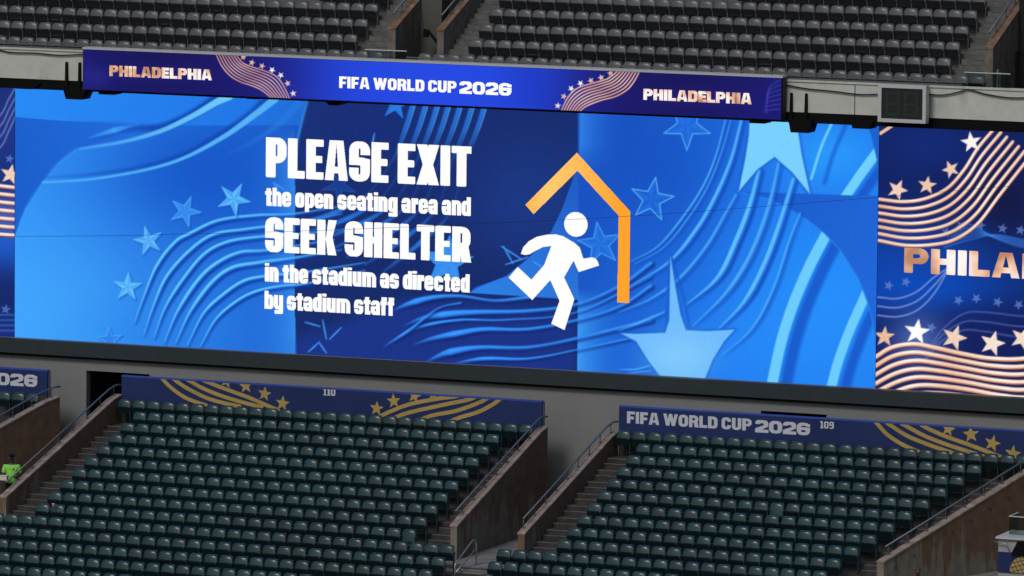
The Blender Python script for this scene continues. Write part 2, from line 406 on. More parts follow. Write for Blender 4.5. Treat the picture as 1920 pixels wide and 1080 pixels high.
class Font:
    """heavy block lettering; unit = cap height"""
    def __init__(s, w=.55, st=.23, h=.15, r=.08, xh=.78, dig=None, gap=.055, space=.22, digh=1.0):
        s.w, s.s, s.h, s.r, s.xh, s.dig, s.gap, s.space, s.digh = w, st, h, r, xh, dig, gap, space, digh
    def width(s, c):
        w, t = s.w, s.s
        if c == ' ': return s.space
        if c in 'Ii': return t
        if c == 'W': return w * 1.55
        if c == 'm': return 2 * w - t
        if c in 'LEF': return w * .84
        if c in 'A': return w * 1.12
        if c in 'XK': return w * 1.08
        if c == 'T': return w * .95
        if c in 'tfr': return w * .74
        if c == '1': return (s.dig or w) * .7
        if c.isdigit(): return s.dig or w
        return w
    def glyph(s, c, X, Y):
        W, t, h, r = s.width(c), s.s, s.h, s.r
        def R(x0, y0, x1, y1, rad=0.0, cor='abcd'):     # corners a: bottom left, b: bottom right, c: top right, d: top left
            m = (X >= x0) & (X <= x1) & (Y >= y0) & (Y <= y1)
            if rad > 0:
                rad = min(rad, (x1 - x0) / 2, (y1 - y0) / 2)
                for k, (cx, cy, sx, sy) in dict(a=(x0 + rad, y0 + rad, -1, -1), b=(x1 - rad, y0 + rad, 1, -1), c=(x1 - rad, y1 - rad, 1, 1), d=(x0 + rad, y1 - rad, -1, 1)).items():
                    if k in cor: m &= ~(((X - cx) * sx > 0) & ((Y - cy) * sy > 0) & (np.hypot(X - cx, Y - cy) > rad))
            return m
        P = lambda *p: in_poly(X, Y, p)
        e = r * .35; rb = max(r * 3.2, W * .36); ri = rb * .35; xh = s.xh
        if c == 'I': return R(0, 0, t, 1, e)
        if c == 'L': return R(0, 0, t, 1, e) | R(0, 0, W, h * 1.05, e)
        if c == 'E': return R(0, 0, t, 1, e) | R(0, 0, W, h, e) | R(0, .5 - h * .48, W * .93, .5 + h * .48, e) | R(0, 1 - h, W, 1, e)
        if c == 'F': return R(0, 0, t, 1, e) | R(0, .44 - h * .4, W * .9, .44 + h * .6, e) | R(0, 1 - h, W, 1, e)
        if c == 'H': return R(0, 0, t, 1, e) | R(W - t, 0, W, 1, e) | R(0, .5 - h / 2, W, .5 + h / 2)
        if c == 'T': return R((W - t) / 2, 0, (W + t) / 2, 1, e) | R(0, 1 - h, W, 1, e)
        if c == 'P': return (R(0, 0, t, 1, e) | R(0, .36, W, 1, rb, 'bc')) & ~R(t, .36 + h * .95, W - t * .95, 1 - h * .95, ri, 'bc')
        if c == 'R':
            return ((R(0, 0, t, 1, e) | R(0, .38, W, 1, rb, 'bc')) & ~R(t, .38 + h * .95, W - t * .95, 1 - h * .95, ri, 'bc')) | P((W - t * 1.35, .45), (W - t * .25, .5), (W + .03, 0), (W - t * 1.0, 0))
        if c == 'D': return R(0, 0, W, 1, rb, 'bc') & ~R(t, h, W - t, 1 - h, ri, 'bc')
        if c in 'O0': 
            return R(0, 0, W, 1, rb) & ~R(t, h, W - t, 1 - h, ri)
        if c == 'C': return R(0, 0, W, 1, rb) & ~R(t, h, W - t, 1 - h, ri) & ~R(W - t - .02, .36, W + .1, .64)
        if c == 'U': return R(0, 0, W, 1, rb, 'ab') & ~R(t, h, W - t, 1.1, ri, 'ab')
        if c == 'A':
            a = min(W * .5, t * .72)
            body = P((0, 0), (W / 2 - a, 1), (W / 2 + a, 1), (W, 0)); inn = P((t * .92, -.01), (W - t * .92, -.01), (W / 2, .9)) & ~R(0, .17, W, .17 + h * .95)
            return body & ~inn
        if c == 'W':
            q = W / 4; a = t * .9
            sg = lambda x0, y0, x1, y1: P((x0 - a / 2, y0), (x0 + a / 2, y0), (x1 + a / 2, y1), (x1 - a / 2, y1))
            l0, l4 = a / 2, W - a / 2; d = (l4 - l0) / 4
            return sg(l0, 1, l0 + d, 0) | sg(l0 + d, 0, l0 + 2 * d, 1) | sg(l0 + 2 * d, 1, l0 + 3 * d, 0) | sg(l0 + 3 * d, 0, l4, 1)
        if c == 'X':
            return P((0, 1), (t * 1.08, 1), (W, 0), (W - t * 1.08, 0)) | P((0, 0), (t * 1.08, 0), (W, 1), (W - t * 1.08, 1))
        if c == 'K':
            return R(0, 0, t, 1, e) | P((t, .40), (W - t * 1.0, 1), (W, 1), (t + (W - t) * .62, .52), (W, 0), (W - t * 1.05, 0), (t, .52))
        if c == 'S' or c == 's':
            H = 1.0 if c == 'S' else xh; k = H
            return R(0, 0, W, H, rb) & ~R(t, .60 * k, W - t, H - h * .95, ri * .6) & ~R(t, h * .95, W - t, .40 * k, ri * .6) \
                & ~R(W - t - .02, .60 * k, W + .1, .66 * k) & ~R(-.1, .34 * k, t + .02, .40 * k) & ~P((t, .60 * k), (W, .60 * k), (W, .56 * k), (W * .62, .60 * k)) 
        if c == '2':
            top = R(0, .46, W, 1, rb, 'bcd') & ~R(t, .40, W - t, 1 - h, ri) & ~R(-.1, .40, W - t, .68)
            return top | R(0, 0, W, h) | P((W, .66), (W * .97, .48), (W * .80, .40), (t * 1.5, h * .98), (0, h * .98), (0, .30), (t * .4, .38), (W - t * 1.1, .58))
        if c == '6':
            return R(0, 0, W, 1, rb) & ~R(t, h, W - t, .40, ri * .6) & ~R(t, .40 + h, W + .1, 1 - h * 1.0) | (R(W - t, 1 - h * 1.3, W, 1 - h * .4)) 
        if c == '9':
            return R(0, 0, W, 1, rb) & ~R(t, .60, W - t, 1 - h, ri * .6) & ~R(-.1, h, W - t, .60 - h)
        if c == '1': return R((W - t) / 2, 0, (W + t) / 2, 1) | R(0, 0, W, h * .8) | R(0, 1 - h * 1.2, (W + t) / 2, 1)
        # lower case
        H = xh
        if c == 'o': return R(0, 0, W, H, rb) & ~R(t, h, W - t, H - h, ri)
        if c == 'n': return R(0, 0, t, H, e) | R(0, 0, W, H, rb, 'c') & ~R(t, -.1, W - t, H - h, ri, 'cd')
        if c == 'h': return R(0, 0, t, 1, e) | R(0, 0, W, H, rb, 'c') & ~R(t, -.1, W - t, H - h, ri, 'cd')
        if c == 'm':
            g = (W - 3 * t) / 2
            return R(0, 0, W, H, rb, 'c') & ~R(t, -.1, t + g, H - h) & ~R(2 * t + g, -.1, W - t, H - h)
        if c == 'u': return R(0, 0, W, H, rb, 'a') & ~R(t, h, W - t, H + .1, ri, 'ab')
        if c == 'b': return R(0, 0, t, 1, e) | R(0, 0, W, H, rb, 'bc') & ~R(t, h, W - t, H - h, ri)
        if c == 'd': return R(W - t, 0, W, 1, e) | R(0, 0, W, H, rb, 'ad') & ~R(t, h, W - t, H - h, ri)
        if c == 'p': return R(0, -.22, t, H, e) | R(0, 0, W, H, rb, 'bc') & ~R(t, h, W - t, H - h, ri)
        if c == 'g': return R(W - t, -.22, W, H, e) | R(0, 0, W, H, rb, 'ad') & ~R(t, h, W - t, H - h, ri) | R(W * .06, -.24, W, -.24 + h, rb * .5, 'b')
        if c == 'y': return R(0, 0, W, H, rb, 'a') & ~R(t, h, W - t, H + .1, ri, 'ab') | R(W - t, -.2, W, H, e) | R(W * .06, -.24, W, -.24 + h, rb * .5, 'b')
        if c == 'a': return R(0, 0, W, H, rb, 'acd') & ~R(t, .50, W - t, H - h, 0) & ~R(-.1, .47, W - t, .53) & ~R(t, h, W - t, .33)
        if c == 'e': return R(0, 0, W, H, rb) & ~R(t, .46, W - t, H - h) & ~R(t, h, W - t, .31) & ~R(W - t - .02, .26, W + .1, .31)
        if c == 'c': return R(0, 0, W, H, rb) & ~R(t, h, W - t, H - h, ri) & ~R(W - t - .02, .32, W + .1, .48)
        if c == 'i': return R(0, 0, t, H, e) | R(0, H + .07, t, 1.02, e)
        if c == 't': return R(W * .2, 0, W * .2 + t, .96, e) | R(0, H - h, W, H, e) | R(W * .2, 0, W, h, rb * .4, 'a')
        if c == 'f': return R(W * .16, 0, W * .16 + t, 1, rb * .5, 'd') | R(W * .16, 1 - h, W, 1, e) | R(0, H - h * 1.1, W, H - .01, e)
        if c == 'r': return R(0, 0, t, H, e) | R(0, H - h * 1.5, W, H, e)
        return np.zeros(X.shape, bool)
    def layout(s, text):
        x = 0; out = []
        for c in text:
            out.append((c, x)); x += s.width(c) + (s.gap if c != ' ' else 0)
        return out, x - s.gap
    def mask(s, text, x0, x1, z0, hgt):
        lay, wid = s.layout(text); k = (x1 - x0) / wid
        def f(X, Z):
            U, V = (X - x0) / k, (Z - z0) / hgt; K = np.zeros(X.shape, bool)
            for c, gx in lay:
                if c == ' ': continue
                gw = s.width(c); m = (U[0] > gx - .05) & (U[0] < gx + gw + .12)
                if m.any():
                    j = np.where(m)[0]; sl = slice(j[0], j[-1] + 1)
                    K[:, sl] |= s.glyph(c, U[:, sl] - gx, V[:, sl])
            return K
        return f

def text_on(name, text, font, p_tl, p_bl, p_tr, p_br, y, m, parent, res=0.012, y_off=-0.006):
    """lettering that runs level along the board's own face; the four points mark where its cap line and base line start and end"""
    tl, bl, tr, br = (at(*p, y) for p in (p_tl, p_bl, p_tr, p_br))
    z0 = (bl[2] + br[2]) / 2; z1 = (tl[2] + tr[2]) / 2; x0 = (tl[0] + bl[0]) / 2; x1 = (tr[0] + br[0]) / 2
    lay, wid = font.layout(text); k = (x1 - x0) / wid; out = []; pos = 0
    for wd_ in text.split(' '):
        xa = x0 + lay[pos][1] * k; last = lay[pos + len(wd_) - 1]; xb = x0 + (last[1] + font.width(last[0])) * k; pos += len(wd_) + 1
        out.append(sheet(name, font.mask(wd_, xa, xb, z0, z1 - z0), xa - .03, xb + .06, z0 - (z1 - z0) * .3, z1 + .06, y + y_off, m, parent, res))
    return out

def C4(pts, sc_, ox, oy): return [(ox + a / sc_, oy + b / sc_) for a, b in pts]
def mix(a, b, t): return [((1 - t) * p[0] + t * q[0], (1 - t) * p[1] + t * q[1]) for p, q in zip(a, b)]

# ================================================================== STRUCTURE: ground, terraces
XL, XR = -8.0, 46.0
g = MB(); g.add([(-4000, -4000, -9), (4000, -4000, -9), (4000, 4000, -9), (-4000, 4000, -9)], [(0, 1, 2, 3)])
tag(g.build('ground', M['ground']), kind='structure')

T, RI = 0.85, 0.264
ykl = lambda k: -2.35 - T * k                 # back of seat row k of the lower bowl
zkl = lambda k: -2.33 - RI * k                # its tread
TU, RU = 0.85, 0.44
yku = lambda k: -1.7 + TU * k
zku = lambda k: 9.25 + RU * k

wl110 = lambda y: 4.83 + (y + 2.2) * 0.050    # face of the wall left of block 110
wr110 = lambda y: 19.50
wl109 = lambda y: 22.16
wr109 = lambda y: 35.83 + (y + 2.9) * 0.3677 - 0.12
wr111 = lambda y: 2.43 + (y + 2.2) * 0.30 - 0.12

low = MB(); 
for k in range(0, 10):
    ya, yb = ykl(k) - T + .18, ykl(k) + .18
    if k == 0: yb = -1.9
    for lo, hi in ((lambda y: XL, wr111), (wl110, wr110), (wl109, wr109)):
        z = zkl(k)
        low.hexa([(lo(ya), ya, -9), (hi(ya), ya, -9), (hi(yb), yb - .002, -9), (lo(yb), yb - .002, -9), (lo(ya), ya, z), (hi(ya), ya, z), (hi(yb), yb - .002, z), (lo(yb), yb - .002, z)])
for k in range(10, 16):
    ya, yb = ykl(k) - T + .18, ykl(k) + .18
    low.box(XL, XR, ya, yb - .002, -9, zkl(k))
low.box(XL, XR, ykl(15) - T + .18 - 3.0, ykl(15) - T + .178, -9, zkl(16))
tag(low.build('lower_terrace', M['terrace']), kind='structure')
vf = MB(); yv = ykl(10) + .18
for a, b, zf in ((-.6, 4.9, -4.55), (19.4, 22.3, -4.83), (33.0, XR, -4.83)): vf.box(a, b, yv, -.104, -9, zf)
tag(vf.build('vomitory_floor', M['floor']), kind='structure')
wf = MB()
for a, b in ((XL, 1.2), (5.3, 18.6), (22.6, XR)): wf.box(a, b, -1.898, -.104, -2.6, -2.34)
tag(wf.build('rear_walkway', M['floor']), kind='structure')

up = MB()
bl_up = [(XL, 13.75), (15.68, 33.75), (36.4, XR)]
for k in range(0, 9):
    ya, yb = yku(k) - T + .18, yku(k) + .18
    if k == 0: ya = -2.38
    for a, b in (bl_up if k else [(XL, 13.9), (13.9, 15.55), (15.55, XR)]):
        up.box(a, b, ya, yb - .002, 8.82, zku(k))
up.box(XL, XR, yku(0) + .18, 10, 8.5, 8.815)
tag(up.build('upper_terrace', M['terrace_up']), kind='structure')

# ================================================================== WALLS behind the lower bowl
wall = empty('concourse_wall', (18, -.1, -5), 'long plain grey wall below the video screens, with two dark doorways behind the banners', 'wall')
m = MB()
m.box(XL, 2.67, -.1, .2, -5.2, -.004); m.box(2.67, 4.96, -.1, .2, -.95, -.004); m.box(2.67, 4.96, -.1, .2, -5.2, -2.622); m.box(26.23, 28.43, -.1, .2, -5.2, -2.622); m.box(4.96, 26.23, -.1, .2, -5.2, -.004)
m.box(26.23, 28.43, -.1, .2, -.915, -.004); m.box(28.43, XR, -.1, .2, -5.2, -.004)
m.build('wall_panel', M['grey_wall'], wall)
for a, b, zt in ((2.67, 4.96, -.95), (26.23, 28.43, -.915)):
    d = MB(); d.box(a - .3, b + .3, 2.2, 2.3, -2.5, zt + .3); d.box(a - .3, a - .002, .202, 2.198, -2.5, zt + .3); d.box(b + .002, b + .3, .202, 2.198, -2.5, zt + .3)
    d.box(a - .3, b + .3, .202, 2.198, zt + .002, zt + .3); d.box(a - .3, b + .3, -.098, 2.198, -2.62, -2.5)
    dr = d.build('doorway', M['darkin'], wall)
    l = MB(); l.box(a + .02, b - .02, .7, .76, zt - .42, zt - .02); l.box(a + .5, a + .58, .7, .78, -2.49, zt - .44); l.build('shutter_frame', M['black'], dr)

led_ = empty('screen_ledge', (18, -.3, -.48), 'wide dark grey ledge running under the whole row of video screens', 'ledge')
m = MB(); m.box(XL, XR, -.34, .598, -.48, -.012); m.build('front_panel', M['ledge'], led_)
m = MB(); m.box(XL, XR, -.26, -.102, -.56, -.482); m.build('painted_shadow_strip', M['black'], led_)  # black strip added as the shadow under the ledge

# ================================================================== MAIN SCREEN
SH = 8.23
ms = empty('video_screen', (15, 0, 0), 'huge main blue video screen telling people to exit the seating and seek shelter', 'video screen')
P_ = Paint(0, 29.985, 0.0, SH + .1, 0.0, 1010, 300)
P_.img[:] = (33, 108, 222)
px, py = P_.px, P_.py
tl = np.clip(px / 560, 0, 1)[..., None]
left = px < 556
P_.img[left] = ((1 - tl) * np.array((52, 150, 250)) + tl * np.array((30, 98, 208)))[left]
P_.glow(40, 610, 240, 200, (72, 172, 255), .75)
P_.glow(390, 320, 190, 120, (23, 84, 198), .85)
P_.glow(300, 620, 160, 60, (40, 130, 236), .4)
P_.poly([(26, 150), (200, 160), (600, 190), (590, 235), (300, 235), (200, 226), (26, 219)], (40, 138, 246), .9, 3, (34, 120, 232), [(30, 200), (500, 200)])
P_.poly([(26, 219), (110, 226), (200, 230), (300, 236), (250, 255), (144, 279), (111, 304), (79, 343), (60, 372), (48, 391), (36, 420), (28, 444), (20, 444)], (29, 95, 205), 1, 2, (34, 108, 220), [(30, 300), (260, 240)])
P_.stroke([(28, 470), (30, 444), (48, 391), (79, 343), (111, 304), (144, 279)], 3, (60, 165, 255), .5, 6)
# swooshes in the top left
P_.stroke([(175, 262), (235, 244), (300, 238), (350, 220), (400, 190), (425, 172)], (5, 14, 22), (18, 62, 164), (.2, .85, .9), 8)
P_.stroke([(150, 279), (230, 266), (300, 246), (360, 218), (405, 192), (430, 180)], (4, 9, 15), (110, 204, 255), (.4, .9, 1), 3.5)
P_.stroke([(168, 258), (215, 244), (260, 233)], (3, 10, 2), (74, 172, 255), (.3, .8, .1), 4)
P_.stroke([(80, 333), (170, 327), (270, 312), (350, 287), (420, 248), (470, 215), (500, 188)], (3, 9, 18), (20, 70, 176), (.3, .8, .8), 7)
P_.stroke([(80, 342), (170, 336), (270, 319), (345, 296), (420, 256), (475, 217), (515, 186)], (3, 6, 14), (96, 194, 255), (.7, .85, .9), 3.5)
P_.stroke([(400, 300), (470, 268), (520, 235), (560, 195)], (2, 8, 16), (42, 134, 240), (.0, .5, .7), 8)
# centre: dark navy field
P_.poly([(578, 180), (566, 230), (558, 270), (554, 330), (552, 420), (551, 520), (553, 590), (557, 670), (1084, 712), (1084, 190)], (27, 49, 118), 1, 2.5, (22, 40, 98), [(560, 250), (1000, 560)])
P_.glow(990, 380, 130, 130, (33, 66, 152), .6); P_.glow(700, 240, 130, 70, (24, 48, 124), .6)
P_.poly([(552, 640), (760, 560), (1084, 570), (1084, 712), (557, 680)], (32, 58, 150), .7, 30)
b = np.clip((px - 430) / 122, 0, 1) ** 3 * (px < 553) * np.clip((py - 235) / 60, 0, 1)
P_.blend((slice(None), slice(None)), (72, 170, 255), b * .55)
P_.stroke([(577, 188), (566, 230), (557, 272), (552, 330)], 4, (66, 160, 252), .6, 5)
# right of the centre
R0 = [(1085, 205), (1088, 246), (1087, 284), (1076, 331), (1055, 390), (1030, 442), (991, 484), (949, 518), (890, 539)]
P_.poly(R0 + [(880, 549), (960, 553), (1083, 561), (1083, 720), (1660, 760), (1660, 190), (1085, 190)], (27, 84, 194), 1, 2, (34, 122, 238), [(1110, 400), (1420, 520)])
P_.poly([(1085, 200), (1088, 246), (1087, 284), (1076, 331), (1055, 390), (1030, 442), (991, 484), (949, 518), (898, 538), (880, 549), (1084, 562)], (46, 128, 228), 1, 2, (34, 92, 196), [(930, 560), (1084, 330)])
d = np.clip((1180 - px) / 96, 0, 1) ** 2 * (px > 1083)
P_.blend((slice(None), slice(None)), (66, 168, 255), d * .8 * np.clip((py - 540) / 40, 0, 1))
P_.blend((slice(None), slice(None)), (60, 158, 255), d * .7 * (px > 1087) * np.clip((330 - py) / 60, 0, 1))
P_.glow(1560, 560, 170, 170, (38, 150, 255), .75); P_.glow(1460, 640, 140, 90, (42, 142, 250), .5); P_.glow(1230, 310, 110, 130, (23, 80, 192), .65)
P_.glow(1560, 290, 90, 60, (44, 158, 255), .8)
# waves from the lower left
for q, wv in zip([[(525, 920), (560, 820), (610, 700), (680, 610), (740, 575), (850, 525), (1000, 505), (1140, 500), (1330, 470)],
          [(560, 970), (600, 850), (650, 740), (740, 640), (830, 580), (950, 560), (1140, 535), (1330, 500)],
          [(600, 980), (640, 870), (700, 770), (790, 660), (880, 610), (1000, 590), (1150, 580), (1340, 560)],
          [(640, 1000), (690, 880), (760, 770), (830, 700), (930, 650), (1050, 640), (1300, 600)],
          [(685, 1000), (740, 880), (820, 770), (900, 710), (1000, 690), (1150, 670), (1329, 640)],
          [(730, 1010), (790, 890), (860, 820), (950, 760), (1050, 740), (1200, 725), (1420, 690)],
          [(780, 1015), (840, 910), (920, 840), (1000, 800), (1100, 780), (1200, 770), (1420, 720)]], (6, 6, 6, 7, 7, 6, 5)):
    P_.emboss(C4(q, 2.077, 0, 160), (3, wv * 1.2, wv * 1.2, wv * 1.1, 3), (98, 198, 255), (14, 54, 152), (.5, 1, 1, .8, .4))
# diagonal ribbons at the top of the centre, running down behind the words
for i, x in enumerate((774, 798, 820, 841, 863, 886, 909)):
    k = i
    P_.stroke([(x, 196), (x - 14, 240), (x - 38, 300), (x - 82 + k * 3, 360 + k * 6), (x - 150 + k * 5, 400 + k * 9), (x - 260 + k * 12, 430 + k * 13)], (9, 8, 4, 3, 9, 5), (44, 128, 236), (.85, .7, .25, .2, .85, .3), 4)
    P_.stroke([(x + 5, 196), (x - 9, 240), (x - 33, 300)], (2, 2, 1), (90, 180, 255), (.8, .6, .1), 2)
# wave group along the bottom of the centre
for q, wv in (([(600, 850), (680, 815), (780, 790), (900, 785), (1050, 805), (1200, 790)], 8), ([(650, 915), (740, 880), (850, 862), (970, 855), (1200, 850), (1416, 820), (1600, 740), (1737, 640)], 9),
              ([(690, 1000), (780, 970), (900, 945), (1010, 930), (1200, 930), (1416, 890), (1600, 830), (1737, 740)], 8), ([(740, 1080), (820, 1040), (900, 1020), (1000, 1010), (1200, 1010), (1416, 970), (1737, 890)], 9),
              ([(860, 1085), (1000, 1060), (1200, 1060), (1420, 1020), (1737, 950)], 5), ([(640, 960), (740, 915), (900, 890), (1100, 890), (1416, 855), (1737, 700)], 4), ([(560, 1010), (680, 930), (800, 840), (900, 815)], 4)):
    P_.emboss(C4(q, 2.347, 480, 220), (3, wv * 1.35, wv * .8, wv * .6, wv * .8), (58, 152, 255), (16, 36, 104), (.1, 1, .8, .6, .8))
# stars, left and centre
for cx, cy, r, ro, f_ in ((239, 538, 27, 4, (100, 192, 255)), (278, 451, 28, -14, (94, 186, 255)), (347, 396, 30, 22, (58, 144, 242)), (438, 373, 32, 28, (92, 186, 255)), (205, 637, 24, -4, (48, 134, 236))):
    P_.stroke(star_pts(cx + 3, cy + 3, r, ro, .36) + [star_pts(cx + 3, cy + 3, r, ro, .36)[0]], 3, (22, 84, 192), .5, 4, raw=True); P_.star(cx, cy, r, ro, f_, (120, 204, 255), (34, 110, 216), .36)
P_.star(742, 196, 30, 8, (46, 124, 228), None, (30, 96, 206), .38)
P_.star(1125, 458, 42, -8, (40, 118, 226), (84, 176, 255), (24, 84, 190), .40, ea=.9)
P_.star(838, 492, 52, 6, (58, 146, 242), None, (48, 132, 232), .42)
P_.star(636, 348, 34, 40, (28, 72, 166), (60, 140, 235), (26, 60, 150), .3, .6)
for a, b in (((940, 462), (978, 486)), ((948, 496), (990, 482)), ((944, 462), (962, 494)), ((1000, 490), (1018, 502)), ((512, 342), (534, 356)), ((514, 344), (524, 362)), ((605, 600), (612, 636)), ((572, 604), (600, 612)), ((618, 636), (640, 614)), ((578, 660), (598, 642)), ((598, 642), (612, 662)), ((702, 250), (698, 272))):
    P_.stroke([a, b], (2, 3.4, 2), (66, 152, 250), .9, 2)
# right hand side, photo crop scale 2 offset (1160, 200)
c6 = lambda p: C4(p, 2.0, 1160, 200)
for q, wv in (([(830, 380), (780, 475), (715, 600), (655, 740), (610, 880), (575, 1040)], 20), ([(970, 600), (926, 705), (870, 830), (825, 950), (795, 1060)], 18), ([(1010, 110), (962, 180), (910, 250), (852, 335)], 17), ([(800, 60), (760, 150), (722, 270)], 5)):
    P_.stroke(c6([(a + 50, b + 14) for a, b in q]), wv * 1.1, (24, 82, 196), .8, 9)
    P_.stroke(c6(q), wv, (112, 208, 255), .95, 3)
P_.poly(c6([(700, 330), (1000, 336), (1000, 460), (780, 470), (700, 420), (640, 385)]), (28, 92, 204), 1, 2)
P_.stroke(c6([(962, 180), (910, 250), (852, 335)]), 17, (112, 208, 255), .95, 3)
P_.poly(c6([(445, 318), (980, 336), (985, 1100), (963, 1062), (965, 950), (960, 860), (938, 750), (900, 650), (835, 545), (770, 475), (700, 420), (640, 385), (560, 345)]), (28, 92, 204), 1, 2, (34, 104, 218), [(1400, 380), (1640, 560)])
P_.poly(c6([(985, 40), (925, 40), (950, 120), (968, 200), (976, 335), (985, 335)]), (30, 98, 208), 1, 2)
P_.stroke(c6([(445, 318), (560, 345), (640, 385), (700, 420), (770, 475), (835, 545), (900, 650), (940, 755), (962, 870), (964, 1000)]), 2, (70, 172, 255), .35, 3)
for q, wv, al in (([(45, 580), (150, 520), (250, 400), (320, 290), (365, 180), (400, 50)], 4, .6), ([(45, 672), (190, 580), (290, 460), (360, 340), (420, 200), (460, 50)], 7, .8), ([(60, 590), (170, 525), (265, 410), (335, 295), (385, 170), (420, 50)], 3, .5),
               ([(0, 770), (120, 720), (230, 640), (330, 520), (400, 400), (440, 330)], 6, .55), ([(250, 745), (370, 640), (440, 500), (490, 370), (525, 240)], 9, .95), ([(280, 820), (400, 700), (490, 560), (560, 380), (600, 210)], 8, .65),
               ([(370, 838), (470, 730), (545, 590), (605, 430), (655, 270)], 9, .9), ([(390, 930), (500, 830), (580, 680), (640, 500), (680, 400)], 5, .55), ([(0, 840), (100, 800), (170, 770)], 5, .6), ([(0, 985), (60, 985), (120, 970)], 4, .5), ([(30, 1000), (120, 990)], 3, .5)):
    P_.emboss(c6(q), (3, wv * 1.35, wv * 1.35, wv), (96, 194, 255), (18, 66, 172), (al * .5, al, al, al * .8), (3.0, 2.0))
def big_star(q, c):
    P_.stroke(c6(q + [q[0]]), 7, (26, 92, 204), .7, 6, raw=True)
    P_.poly(c6(q), c, 1, 2.5)
P_.stroke(c6([(196, 572), (184, 700), (180, 840)]), 6, (30, 98, 208), .8, 4); P_.stroke(c6([(200, 572), (240, 700), (268, 835)]), 5, (28, 92, 204), .8, 4)
big_star([(194, 560), (210, 660), (232, 780), (252, 838), (330, 842), (435, 836), (395, 880), (352, 950), (316, 1040), (170, 1030), (110, 950), (66, 880), (8, 850), (60, 852), (175, 848), (190, 800), (192, 680)], (112, 188, 252))
P_.glow(1272, 668, 60, 40, (150, 216, 255), .45)
big_star([(492, 40), (664, 40), (686, 180), (718, 328), (650, 245), (585, 188), (520, 235), (450, 318), (476, 190), (488, 110)], (122, 208, 255))
P_.star(1288, 236, 46, 180, (36, 112, 224), (100, 192, 255), (26, 88, 198), .40, ea=.9)
P_.star(1222, 374, 42, 10, (34, 108, 220), (104, 196, 255), (22, 76, 182), .40, ea=1.0)
P_.img += (np.random.default_rng(3).random(P_.img.shape[:2])[..., None] - .5) * 5
P_.build('display', ms)
drk = MB(); drk.box(0, 29.985, .012, .59, 0.0, SH + .4); drk.build('cabinet', M['black'], ms)

druk = Font(w=.52, st=.242, h=.182, r=.07, xh=.78, gap=.035, space=.20)
druk2 = Font(w=.60, st=.272, h=.205, r=.07, xh=.80, gap=.03, space=.24)
text_on('message_line', 'PLEASE EXIT', druk, (499, 256.7), (499, 332), (884, 275), (884, 350), 0, M['white_led'], ms)
text_on('message_line', 'the open seating area and', druk2, (497.5, 351.5), (497.5, 385.8), (883, 370), (883, 405), 0, M['white_led'], ms)
text_on('message_line', 'SEEK SHELTER', druk, (497.5, 407.3), (497.5, 472.2), (882, 425.7), (882, 492.8), 0, M['white_led'], ms)
text_on('message_line', 'in the stadium as directed', druk2, (497, 494), (497, 527.8), (881, 513.6), (881, 548.6), 0, M['white_led'], ms)
text_on('message_line', 'by stadium staff', druk2, (496.4, 545.3), (496.4, 579.2), (739.2, 558.5), (739.2, 592.4), 0, M['white_led'], ms)
def world_poly(pts, y=0.0):
    return [(at(a, b, y)[0], at(a, b, y)[2]) for a, b in pts]
c5 = lambda p: world_poly(C4(p, 2.347, 480, 220))
roof = c5([(1412, 155), (1648, 415), (1643, 817), (1590, 815), (1596, 432), (1415, 235), (1222, 426), (1185, 385)])
sheet('shelter_roof', lambda X, Z: in_poly(X, Z, roof), 17, 23, 1.5, 8.0, -.006, M['orange_led'], ms)
def smooth_ring(p, n=5): 
    q = np.array(p); out = []
    for i in range(len(q)):
        a, b, c, d = q[i - 1], q[i], q[(i + 1) % len(q)], q[(i + 2) % len(q)]
        for t in np.linspace(0, 1, n, endpoint=False):
            out.append(0.5 * ((2 * b) + (c - a) * t + (2 * a - 5 * b + 4 * c - d) * t * t + (3 * b - a - 3 * c + d) * t ** 3))
    return [tuple(v) for v in out]
arm = c5([(1166, 600), (1176, 572), (1200, 546), (1235, 526), (1280, 516), (1320, 515), (1352, 523), (1400, 551), (1425, 573), (1441, 622), (1478, 616), (1495, 621), (1504, 634), (1510, 652), (1420, 681), (1398, 630), (1356, 704), (1401, 800), (1358, 936), (1300, 908), (1336, 808), (1295, 716), (1216, 804), (1112, 705), (1152, 658), (1212, 714), (1268, 650), (1300, 566), (1262, 571), (1228, 588), (1205, 602), (1184, 606)])
hc = at(480 + 1408 / 2.347, 220 + 471 / 2.347, 0); 
sheet('running_figure', lambda X, Z: in_poly(X, Z, arm) | (((X - hc[0]) / .40) ** 2 + ((Z - hc[2]) / .395) ** 2 < 1), 16.5, 22, .5, 6.2, -.006, M['white_led'], ms)

# ================================================================== SIDE SCREENS
GOLD, GOLDL, GOLDD = (240, 190, 156), (255, 250, 246), (176, 112, 84)
def gold_line(P, pts, wd, seed=0, GOLD=(228, 164, 122), GOLDL=(255, 250, 246)):
    P.stroke([(a + .8, b + wd * .55) for a, b in pts], wd * .5, (90, 50, 60), .7, 2)
    P.stroke(pts, wd, GOLD, 1, 1.8); r = random.Random(seed)
    n = len(pts); a0 = r.uniform(0.2, .6)
    P.stroke([(a, b - wd * .12) for a, b in pts], wd * .55, GOLDL, (a0, 1, .5, 1, .6), 2.0)
def gold_star(P, cx, cy, r, ro, bright=0.0):
    f = tuple(np.array((240, 196, 164)) * (1 - bright) + 255 * bright); e = tuple(np.array((196, 128, 96)) * (1 - bright) + np.array((255, 240, 230)) * bright)
    P.star(cx, cy, r, ro, f, None, e, .42)

